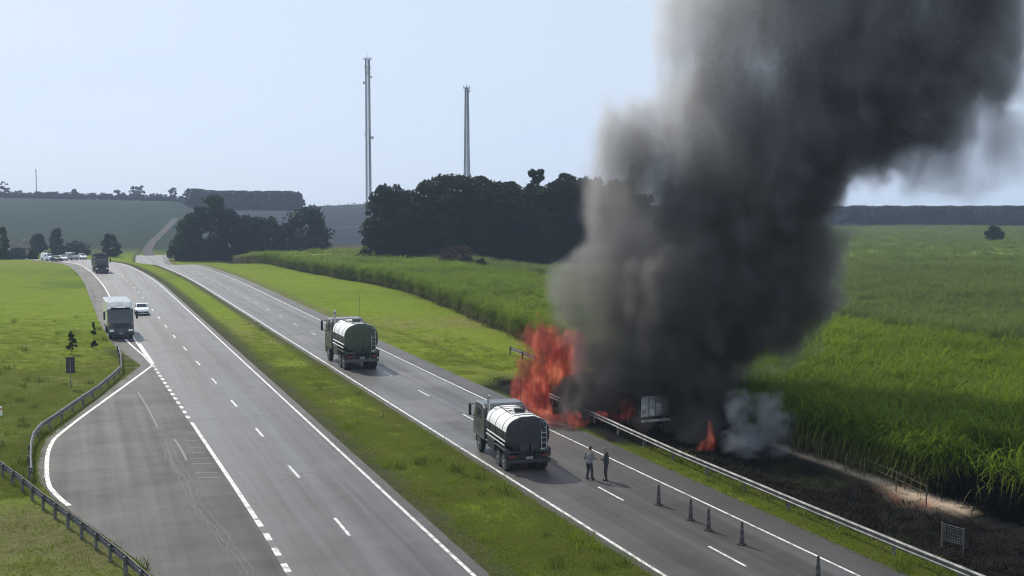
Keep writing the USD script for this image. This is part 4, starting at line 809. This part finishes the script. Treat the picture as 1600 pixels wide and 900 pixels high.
# ---- small house on the left
wallm = paint('house_wall', (.34, .32, .31), .9, scale=.8); roofm = paint('roof_tile', (.075, .06, .055), .85, scale=1.5)
p = land(32, 398); x = thing('house', 'small house with a dark gable roof among the trees at the far left', 'house', p, .5)
mb = MB(); mb.box((0, 0, 1.2), (9, 6, 3.2)); mb.raw([[-4.5, -3, 2.8], [-4.5, 3, 2.8], [-4.5, 0, 4.7], [4.5, -3, 2.8], [4.5, 3, 2.8], [4.5, 0, 4.7]], [[0, 2, 1], [3, 4, 5]]); mb.build('wall', wallm, x)
mb = MB()
for sy in (-1, 1): mb.raw([[-5, sy * 3.6, 2.55], [5, sy * 3.6, 2.55], [5, 0, 4.95], [-5, 0, 4.95], [-5, sy * 3.6, 2.4], [5, sy * 3.6, 2.4], [5, 0, 4.8], [-5, 0, 4.8]], [[0, 1, 2, 3], [4, 7, 6, 5], [0, 4, 5, 1], [0, 3, 7, 4], [1, 5, 6, 2]])
rf = mb.build('roof', roofm, x); mb = MB(); mb.box((2, .8, 5.0), (.7, .7, 1.4)); mb.build('chimney', wallm, rf)
for wx in (-2.6, 2.4): mb = MB(); mb.box((wx, -3.02, 1.5), (1.2, .08, 1.1)); w_ = mb.build('window', glass, x); mb = MB(); mb.box((wx, -3.05, .9), (1.4, .2, .08)); mb.build('sill', wallm, w_)
mb = MB(); mb.box((0, -3.02, .9), (1, .08, 2.1)); mb.build('door', wood, x)

# ------------------------------------------------------------------ people
skin = mat('skin', {'p': ('principled_bsdf', {'base_color': (.30, .17, .11), 'roughness': .55})}, []); hairm = mat('hair', {'p': ('principled_bsdf', {'base_color': (.015, .011, .009), 'roughness': .6})}, [])
def cloth(name, c): return paint(name, c, .9, dirt=.2, scale=9)
def chain_hull(bones, edge, smooth=6):
    """bones: ((p, r), (q, r)) pairs -> one smooth tapering mesh."""
    ms = []
    for (p, rp), (q, rq) in bones:
        pts = []
        for c, r in ((p, rp), (q, rq)):
            s = trimesh.creation.icosphere(subdivisions=1); pts.append(s.vertices * (np.asarray(r) if np.ndim(r) else r) + np.asarray(c))
        h = trimesh.convex.convex_hull(np.vstack(pts)); ms.append(manifold3d.Manifold(manifold3d.Mesh(np.asarray(h.vertices, np.float32), np.asarray(h.faces, np.uint32))))
    u = manifold3d.Manifold.batch_boolean(ms, manifold3d.OpType.Add).refine_to_length(edge).to_mesh()
    t = trimesh.Trimesh(u.vert_properties[:, :3], u.tri_verts, process=True); trimesh.smoothing.filter_taubin(t, iterations=smooth); return t
def person(label, loc, rz, J, top_m, leg_m, shoe_m, loose=1.0, hat=None):
    """J: joints in metres, the person facing +y. One continuous body; clothes and hair are its children."""
    x = thing('person', label, 'person', loc, rz); B = []
    hd, nk, ch, pv = J['head'], J['neck'], J['chest'], J['pelvis']; f = J.get('face', np.array([0, 1, 0.])); f = f / np.linalg.norm(f); sd = np.cross(f, [0, 0, 1.]); sd /= np.linalg.norm(sd); up = np.cross(sd, f)
    B += [((hd + up * .03, .088), (hd - up * .045 + f * .022, .066)), ((hd - up * .045 + f * .022, .066), (hd - up * .085 + f * .05, .035)), ((hd - up * .06, .055), (nk, .056)), ((nk, .058), (ch, .12)), ((ch, (.17, .115, .12)), (J['waist'], (.13, .095, .1))), ((J['waist'], (.13, .095, .1)), (pv, (.155, .11, .11)))]
    B += [((hd + f * .085 + up * .01, .012), (hd + f * .108 - up * .02, .014)), ((hd + f * .085 - up * .05 - sd * .02, .010), (hd + f * .085 - up * .05 + sd * .02, .010))]
    for s in (-1, 1):
        B += [((hd + sd * s * .082 + up * .012, .02), (hd + sd * s * .086 - up * .025, .014)), ((hd + f * .072 + sd * s * .034 + up * .018, .014), (hd + f * .074 + sd * s * .034 + up * .018, .013))]
    tops, legs, shoes = [((nk - [0, 0, .03], .075), (ch, .135)), ((ch, np.array([.19, .135, .13]) * loose), (J['waist'], np.array([.165, .13, .1]) * loose)), ((J['waist'], np.array([.165, .13, .1]) * loose), (pv + [0, 0, -.02], np.array([.18, .14, .08]) * loose))], [], []
    for s in ('l', 'r'):
        sh, el, wr, hp, kn, an = (J[k + s] for k in ('sh', 'el', 'wr', 'hp', 'kn', 'an'))
        B += [((ch, .1), (sh, .062)), ((sh, .058), (el, .042)), ((el, .041), (wr, .027)), ((pv, .1), (hp, .095)), ((hp, .092), (kn, .058)), ((kn, .057), (an, .038)), ((an, .038), (an + [0, .12, -.045], .03)), ((an + [0, -.05, -.03], .036), (an + [0, .12, -.045], .03))]
        d = wr - el; d /= np.linalg.norm(d); sde = np.cross(d, [0, 1, .2]); sde /= np.linalg.norm(sde); pn = np.cross(sde, d)
        pm = wr + d * .085; B.append(((wr, .025), (pm, (.032, .02, .032))))
        for q, L in zip((-1.5, -.5, .5, 1.5), (.062, .075, .07, .055)):
            r0 = pm + sde * q * .017; r1 = r0 + d * L * .55 + pn * .008; B += [((r0, .0095), (r1, .009)), ((r1, .009), (r1 + d * L * .4 + pn * .024, .0075))]
        t0 = wr + d * .03 + sde * .026; t1 = t0 + d * .038 + sde * .026; B += [((t0, .012), (t1, .0105)), ((t1, .0105), (t1 + d * .03 + pn * .012, .009))]
        tops += [((ch + (sh - ch) * .3, .11), (sh, .078 * loose)), ((sh, .076 * loose), (el, .06 * loose)), ((el, .059 * loose), (wr - d * .02, .043 * loose))]
        legs += [((pv, (.15, .115, .1)), (hp, .105)), ((hp, .105), (kn, .08)), ((kn, .078), (an + [0, 0, .03], .066))]
        shoes.append(((an + [0, -.05, -.035], (.045, .045, .042)), (an + [0, .15, -.045], (.045, .05, .032))))
    legs += [((pv + [0, 0, .06], (.155, .12, .06)), (pv, (.16, .122, .1)))]
    body = obj('body', chain_hull(B, .022, 4), skin, x, smooth=True)
    obj('jacket', chain_hull(tops, .03), top_m, body, smooth=True); obj('trousers', chain_hull(legs, .03), leg_m, body, smooth=True)
    for k in shoes: obj('shoe', chain_hull([k], .03, 3), shoe_m, body, smooth=True)
    for s in (-1, 1): obj('eye', trimesh.creation.icosphere(2, .011).apply_translation(hd + f * .086 + sd * s * .033 + up * .014), hairm, body)
    hb = [((hd + up * .045 - f * .022, .088), (hd + up * .01 - f * .035, .083)), ((hd + up * .055 + f * .02, .078), (hd + up * .045 - f * .022, .088))]
    if hat is not None: hb += [((hd + up * .075 + f * .09, (.07, .07, .012)), (hd + up * .08 + f * .12, (.05, .05, .01)))]
    obj('hair' if hat is None else 'cap', chain_hull(hb, .03, 3), hat or hairm, body, smooth=True)
    return x
V3 = lambda *a: np.array(a, float)
shoe_m = cloth('shoe_black', (.02, .02, .02))
J1 = dict(head=V3(.0, .07, 1.66), neck=V3(0, .02, 1.50), chest=V3(0, -.01, 1.30), waist=V3(0, -.02, 1.08), pelvis=V3(0, -.03, .95), face=V3(.25, 1, -.18),
    shl=V3(-.2, -.02, 1.42), ell=V3(-.29, -.04, 1.13), wrl=V3(-.24, .14, .92), shr=V3(.2, 0, 1.42), elr=V3(.27, .06, 1.14), wrr=V3(.16, .29, 1.12),
    hpl=V3(-.1, -.03, .9), knl=V3(-.12, .03, .49), anl=V3(-.13, -.05, .085), hpr=V3(.1, -.03, .9), knr=V3(.12, .06, .5), anr=V3(.13, .08, .085))
J2 = dict(head=V3(0, .05, 1.67), neck=V3(0, .01, 1.51), chest=V3(0, 0, 1.31), waist=V3(0, 0, 1.09), pelvis=V3(0, 0, .96), face=V3(-.3, 1, -.1),
    shl=V3(-.21, 0, 1.43), ell=V3(-.27, .08, 1.16), wrl=V3(-.13, .27, 1.18), shr=V3(.21, 0, 1.43), elr=V3(.29, -.03, 1.13), wrr=V3(.27, .06, .87),
    hpl=V3(-.1, 0, .91), knl=V3(-.11, .04, .5), anl=V3(-.12, -.02, .085), hpr=V3(.1, 0, .91), knr=V3(.11, .03, .5), anr=V3(.12, .02, .085))
person('person in a grey jacket and dark trousers standing left, facing the other', at(921, 749), -1.2, J1, cloth('jacket_grey', (.17, .17, .165)), cloth('trousers_black', (.028, .028, .03)), shoe_m, 1.18)
person('person dressed all in black standing right of the one in grey', at(947, 751), 1.0, J2, cloth('jacket_black', (.03, .031, .034)), cloth('trousers_dark', (.022, .022, .024)), shoe_m, 1.08, cloth('cap_grey', (.16, .16, .16)))

def smoke_material(name, puffs, sigma, col_low, col_high, z0, z1, warp=(4.5, .11, 1.5, .45), cut=(.13, .56), erode=.45, lean=(.15, 38.0), aniso=.45, streaks=(.22, 1.7)):
    nodes = {'g': ('geometry', {}),
        'w1': ('noise_texture', {'scale': warp[1], 'detail': 2.0, 'roughness': .5}), 'w2': ('noise_texture', {'scale': warp[3], 'detail': 2.0, 'roughness': .5}),
        'c1': ('mix_vector', {}), 'v1': ('mapping', {'location': (-.5 * warp[0],) * 3, 'scale': (warp[0],) * 3}), 'v2': ('mapping', {'location': (-.5 * warp[2],) * 3, 'scale': (warp[2],) * 3}),
        'a1': ('mix', {'mix_type': 'add', 'fac': 1.0}), 'a2': ('mix', {'mix_type': 'add', 'fac': 1.0}),
        'er': ('math', {'math_type': 'multiply_add', 'value2': -erode * 2, 'value3': erode}),
        'mr': ('map_range', {'range_type': 'smoothstep', 'from_min': cut[0], 'from_max': cut[1], 'to_min': 0, 'to_max': 1, 'clamp': True}),
        'de': ('math', {'math_type': 'multiply', 'value2': sigma}), 'de2': ('math', {'math_type': 'multiply'}), 'wt': ('math', {'math_type': 'divide'}), 'ws': ('math', {'math_type': 'add', 'value2': 1e-4}),
        'sc': ('mapping', {'scale': (1, 1, .38)}), 'sn': ('noise_texture', {'scale': .42, 'detail': 4.0, 'roughness': .6}), 'sk': ('map_range', {'from_min': .36, 'from_max': .64, 'to_min': streaks[0], 'to_max': streaks[1], 'clamp': True}), 'd3': ('math', {'math_type': 'multiply'}), 'sx': ('separate_xyz', {}), 'lx': ('math', {'math_type': 'multiply_add', 'value2': -lean[0], 'value3': lean[0] * lean[1]}), 'zz': ('math', {'math_type': 'add'}), 'h': ('map_range', {'from_min': z0, 'from_max': z1, 'to_min': 0, 'to_max': 1, 'clamp': True}),
        'cm': ('rgb_ramp', {'ramp': [(0, col_low), (.35, tuple(.75 * a + .25 * b for a, b in zip(col_low, col_high))), (1, col_high)]}), 'p': ('principled_volume', {'anisotropy': aniso})}
    del nodes['c1']
    links = [('g.position', 'w1.vector'), ('g.position', 'w2.vector'), ('w1.color', 'v1.vector'), ('w2.color', 'v2.vector'), ('g.position', 'a1.color1'), ('v1.vector', 'a1.color2'), ('a1.color', 'a2.color1'), ('v2.vector', 'a2.color2')]
    prev, prevw = None, None
    for i, (c, r, w) in enumerate(puffs):
        r = np.broadcast_to(np.asarray(r, float), 3); c = np.asarray(c, float)
        nodes[f'm{i}'] = ('mapping', {'location': tuple(-c / r), 'scale': tuple(1 / r)}); nodes[f's{i}'] = ('gradient_texture', {'gradient_type': 'spherical'})
        nodes[f'q{i}'] = ('math', {'math_type': 'multiply_add', 'value2': w, 'value3': 0.0}); nodes[f'u{i}'] = ('math', {'math_type': 'add', 'value2': 0.0})
        links += [('a2.color', f'm{i}.vector'), (f'm{i}.vector', f's{i}.vector'), (f's{i}.fac', f'q{i}.value1'), (f's{i}.fac', f'u{i}.value1')]
        if i: links += [(f'q{i-1}.value', f'q{i}.value3'), (f'u{i-1}.value', f'u{i}.value2')]
    n = len(puffs) - 1
    nodes['sm'] = ('math', {'math_type': 'add'})
    links += [('w2.fac', 'er.value1'), (f'u{n}.value', 'sm.value1'), ('er.value', 'sm.value2'), ('sm.value', 'mr.value'), (f'u{n}.value', 'ws.value1'), (f'q{n}.value', 'wt.value1'), ('ws.value', 'wt.value2'),
              ('mr.result', 'de.value1'), ('de.value', 'de2.value1'), ('wt.value', 'de2.value2'), ('a1.color', 'sc.vector'), ('sc.vector', 'sn.vector'), ('sn.fac', 'sk.value'), ('sk.result', 'd3.value1'), ('de2.value', 'd3.value2'), ('d3.value', 'p.density'), ('g.position', 'sx.vector'), ('sx.x', 'lx.value1'), ('sx.z', 'zz.value1'), ('lx.value', 'zz.value2'), ('zz.value', 'h.value'), ('h.result', 'cm.fac'), ('cm.color', 'p.color')]
    return usdkit.material(stage, LK + name, nodes, links, volume='p.volume')
def smoke_hull(puffs, grow=0.9, sub=2, extra=1.0):
    ms = []
    for c, r, w in puffs:
        s = trimesh.creation.icosphere(subdivisions=sub); r = np.broadcast_to(np.asarray(r, float), 3)
        v = s.vertices * (r * grow + extra) * (1 + .07 * (meshkit.noise(s.vertices * 2.2 + np.asarray(c)) - .5))[:, None] + np.asarray(c)
        v[:, 2] = np.maximum(v[:, 2], -.3 + .01 * np.sin(v[:, 0] * 3))
        ms.append(manifold3d.Manifold(manifold3d.Mesh(v.astype(np.float32), s.faces.astype(np.uint32))))
    u = manifold3d.Manifold.batch_boolean(ms, manifold3d.OpType.Add)
    return max(u.decompose(), key=lambda m: m.volume())
def puff(px, py, rpx, dist, w=1.0, squash=1.0):
    return (aim(px, py, dist), rpx * dist / FPX * np.array([1, 1, squash]), w)
# ------------------------------------------------------------------ fire
def fire_material(name, puffs, strength, dens, cut=(.12, .55), c0=(.50, .040, .030), c1=(.95, .30, .16)):
    nodes = {'g': ('geometry', {}), 'mz': ('mapping', {'scale': (1, 1, .45)}), 'w1': ('noise_texture', {'scale': .6, 'detail': 3.0, 'roughness': .55}), 'w2': ('noise_texture', {'scale': 1.5, 'detail': 4.0, 'roughness': .6}), 'v1': ('mapping', {'location': (-1.1,) * 3, 'scale': (2.2,) * 3}), 'a1': ('mix', {'mix_type': 'add', 'fac': 1.0}),
        'er': ('math', {'math_type': 'multiply_add', 'value2': -2.0, 'value3': .95}), 'sm': ('math', {'math_type': 'add'}), 'mr': ('map_range', {'range_type': 'smoothstep', 'from_min': cut[0], 'from_max': cut[1], 'to_min': 0, 'to_max': 1, 'clamp': True}),
        'ra': ('rgb_ramp', {'ramp': [(0, c0), (.55, c0), (1, c1)]}), 'es': ('math', {'math_type': 'multiply', 'value2': strength}), 'de': ('math', {'math_type': 'multiply', 'value2': dens}), 'w3': ('noise_texture', {'scale': 1.3, 'detail': 5.0, 'roughness': .65}), 'hc': ('map_range', {'from_min': .42, 'from_max': .62, 'to_min': .04, 'to_max': 1, 'clamp': True}), 'hm': ('math', {'math_type': 'multiply'}), 'p': ('principled_volume', {'color': (.10, .08, .07)})}
    links = [('g.position', 'mz.vector'), ('mz.vector', 'w1.vector'), ('mz.vector', 'w2.vector'), ('w1.color', 'v1.vector'), ('g.position', 'a1.color1'), ('v1.vector', 'a1.color2')]
    for i, (c, r, w) in enumerate(puffs):
        r = np.broadcast_to(np.asarray(r, float), 3); nodes[f'm{i}'] = ('mapping', {'location': tuple(-np.asarray(c) / r), 'scale': tuple(1 / r)}); nodes[f's{i}'] = ('gradient_texture', {'gradient_type': 'spherical'}); nodes[f'q{i}'] = ('math', {'math_type': 'multiply_add', 'value2': w, 'value3': 0.0})
        links += [('a1.color', f'm{i}.vector'), (f'm{i}.vector', f's{i}.vector'), (f's{i}.fac', f'q{i}.value1')]
        if i: links.append((f'q{i-1}.value', f'q{i}.value3'))
    n = len(puffs) - 1
    links += [('w2.fac', 'er.value1'), (f'q{n}.value', 'sm.value1'), ('er.value', 'sm.value2'), ('sm.value', 'mr.value'), ('mz.vector', 'w3.vector'), ('w3.fac', 'hc.value'), ('hc.result', 'hm.value1'), ('mr.result', 'hm.value2'), ('hm.value', 'ra.fac'), ('hm.value', 'es.value1'), ('mr.result', 'de.value1'), ('ra.color', 'p.emission_color'), ('es.value', 'p.emission_strength'), ('de.value', 'p.density')]
    return usdkit.material(stage, LK + name, nodes, links, volume='p.volume')
def fire(name, label, puffs, strength, dens=1.0, **k):
    tag(obj('fire', smoke_hull(puffs, .95, 2, .35), fire_material(name, puffs, strength, dens, **k)), label, 'fire', kind=None)
fire('flames_main', 'tall red flames rising behind the near tanker truck', [puff(868, 560, 62, 80, 1.0), puff(830, 600, 40, 80, 1.1, 1.3), puff(815, 620, 24, 79, 1.2, 1.8), puff(845, 625, 26, 78, 1.2, 1.7), puff(890, 545, 38, 81, .9), puff(845, 530, 40, 82, .6), puff(900, 590, 34, 79, .8)], .85)
fire('flames_low', 'low strip of red flames burning on the verge behind the people', [puff(872, 655, 24, 74, 1.2, .6), puff(900, 655, 22, 73, 1.2, .5), puff(885, 662, 20, 73, 1.0, .5), puff(850, 648, 22, 75, 1.2, .8), puff(945, 648, 18, 73, .9, .5), puff(975, 655, 18, 72.5, .8, .5)], .75)
fire('flames_side', 'small red flame licking up beside the foot of the black smoke', [puff(1103, 690, 17, 67.5, 1.2, 1.5), puff(1108, 670, 10, 67.5, 1.0, 1.8), puff(1085, 700, 14, 67.5, .8)], .4)
fire('flames_ditch', 'dull red flames creeping along the ditch below the sandy strip', [puff(1410, 776, 20, 55, 1.0, .5), puff(1440, 784, 22, 54.5, 1.1, .5), puff(1385, 766, 13, 56, .8, .6)], .5)
fire('flames_lorry', 'dull red glow of flames beside the burning lorry', [puff(985, 645, 22, 73.5, .7), puff(968, 632, 16, 74, .5)], .2)
# ------------------------------------------------------------------ smoke
plume = [puff(1100, 640, 75, 73, 2.2), puff(1075, 560, 95, 74, 2.2), puff(1000, 590, 75, 76, 2.0), puff(930, 615, 50, 77, 1.8), puff(1060, 480, 125, 75, 1.6), puff(1170, 470, 130, 74, 1.7), puff(1230, 420, 110, 74, 1.6),
    puff(945, 470, 100, 78, .5), puff(985, 390, 108, 78, .5), puff(905, 440, 60, 79, .2), puff(1012, 650, 34, 70.3, .15), puff(905, 622, 44, 76.5, 1.9), puff(955, 565, 62, 76, 1.7), puff(1100, 690, 48, 70, 1.8), puff(1150, 360, 165, 75, 1.3), puff(1240, 320, 120, 73, 1.4),
    puff(955, 300, 95, 79, .62), puff(980, 222, 92, 79, .58), puff(1040, 320, 70, 78, .9),
    puff(1130, 230, 150, 76, .6), puff(1120, 110, 130, 77, .42), puff(1115, 0, 130, 78, .42), puff(1085, 50, 80, 78, .4), puff(1250, 220, 145, 73, 1.2), puff(1240, 90, 165, 74, .45), puff(1240, -50, 175, 75, .42),
    puff(1360, 150, 140, 71, 1.3), puff(1360, 20, 160, 71, 1.0), puff(1460, 110, 130, 69, 1.3), puff(1490, 0, 140, 69, 1.0), puff(1440, 215, 75, 69, 1.1), puff(1510, 200, 85, 68, .6), puff(1490, 255, 66, 68, .45), puff(1575, 235, 74, 67, .4), puff(1450, 268, 46, 68, .3), puff(1545, 282, 52, 67, .26), puff(1050, 255, 80, 77, .8), puff(1545, 100, 85, 68, .8), puff(1560, 20, 95, 68, .6),
    puff(1250, -190, 190, 74, .7), puff(1450, -160, 180, 69, .8), puff(1640, -110, 150, 66, .7), puff(1400, -320, 200, 70, .7), puff(1650, -300, 200, 65, .6)]
smoke_mat = smoke_material('black_smoke', plume, SMOKE, (.32, .30, .285), (.90, .885, .875), 4.0, 26.0, warp=(4.5, .11, 2.2, .4))
tag(obj('smoke_plume', smoke_hull(plume), smoke_mat), 'huge dark grey smoke column rising from the burning truck and leaning right', 'smoke', kind='stuff')
steam = [puff(1165, 690, 44, 66, 1.0, .7), puff(1150, 640, 30, 66.5, .8, 1.3), puff(1205, 665, 40, 66, .7), puff(1195, 635, 34, 66.5, .4), puff(1215, 705, 30, 65.5, .6, .6)]
tag(obj('pale_smoke', smoke_hull(steam, .95, 2, .4), smoke_material('white_smoke', steam, .5, (.86, .90, .97), (.86, .90, .97), 0, 5, warp=(1.5, .5, .9, 1.5), cut=(.05, .7), erode=.8)), 'thin bluish white smoke drifting between the black smoke and the cane', 'smoke', kind='stuff')
# ------------------------------------------------------------------ air
hz = usdkit.material(stage, LK + 'thin_air', {'p': ('principled_volume', {'color': (.60, .76, 1.0), 'density': HAZE, 'anisotropy': .25})}, [], volume='p.volume')
obj('haze', trimesh.creation.box(bounds=[[-2420, -2420, -25], [2420, 2420, 170]]), hz, kind='stuff')
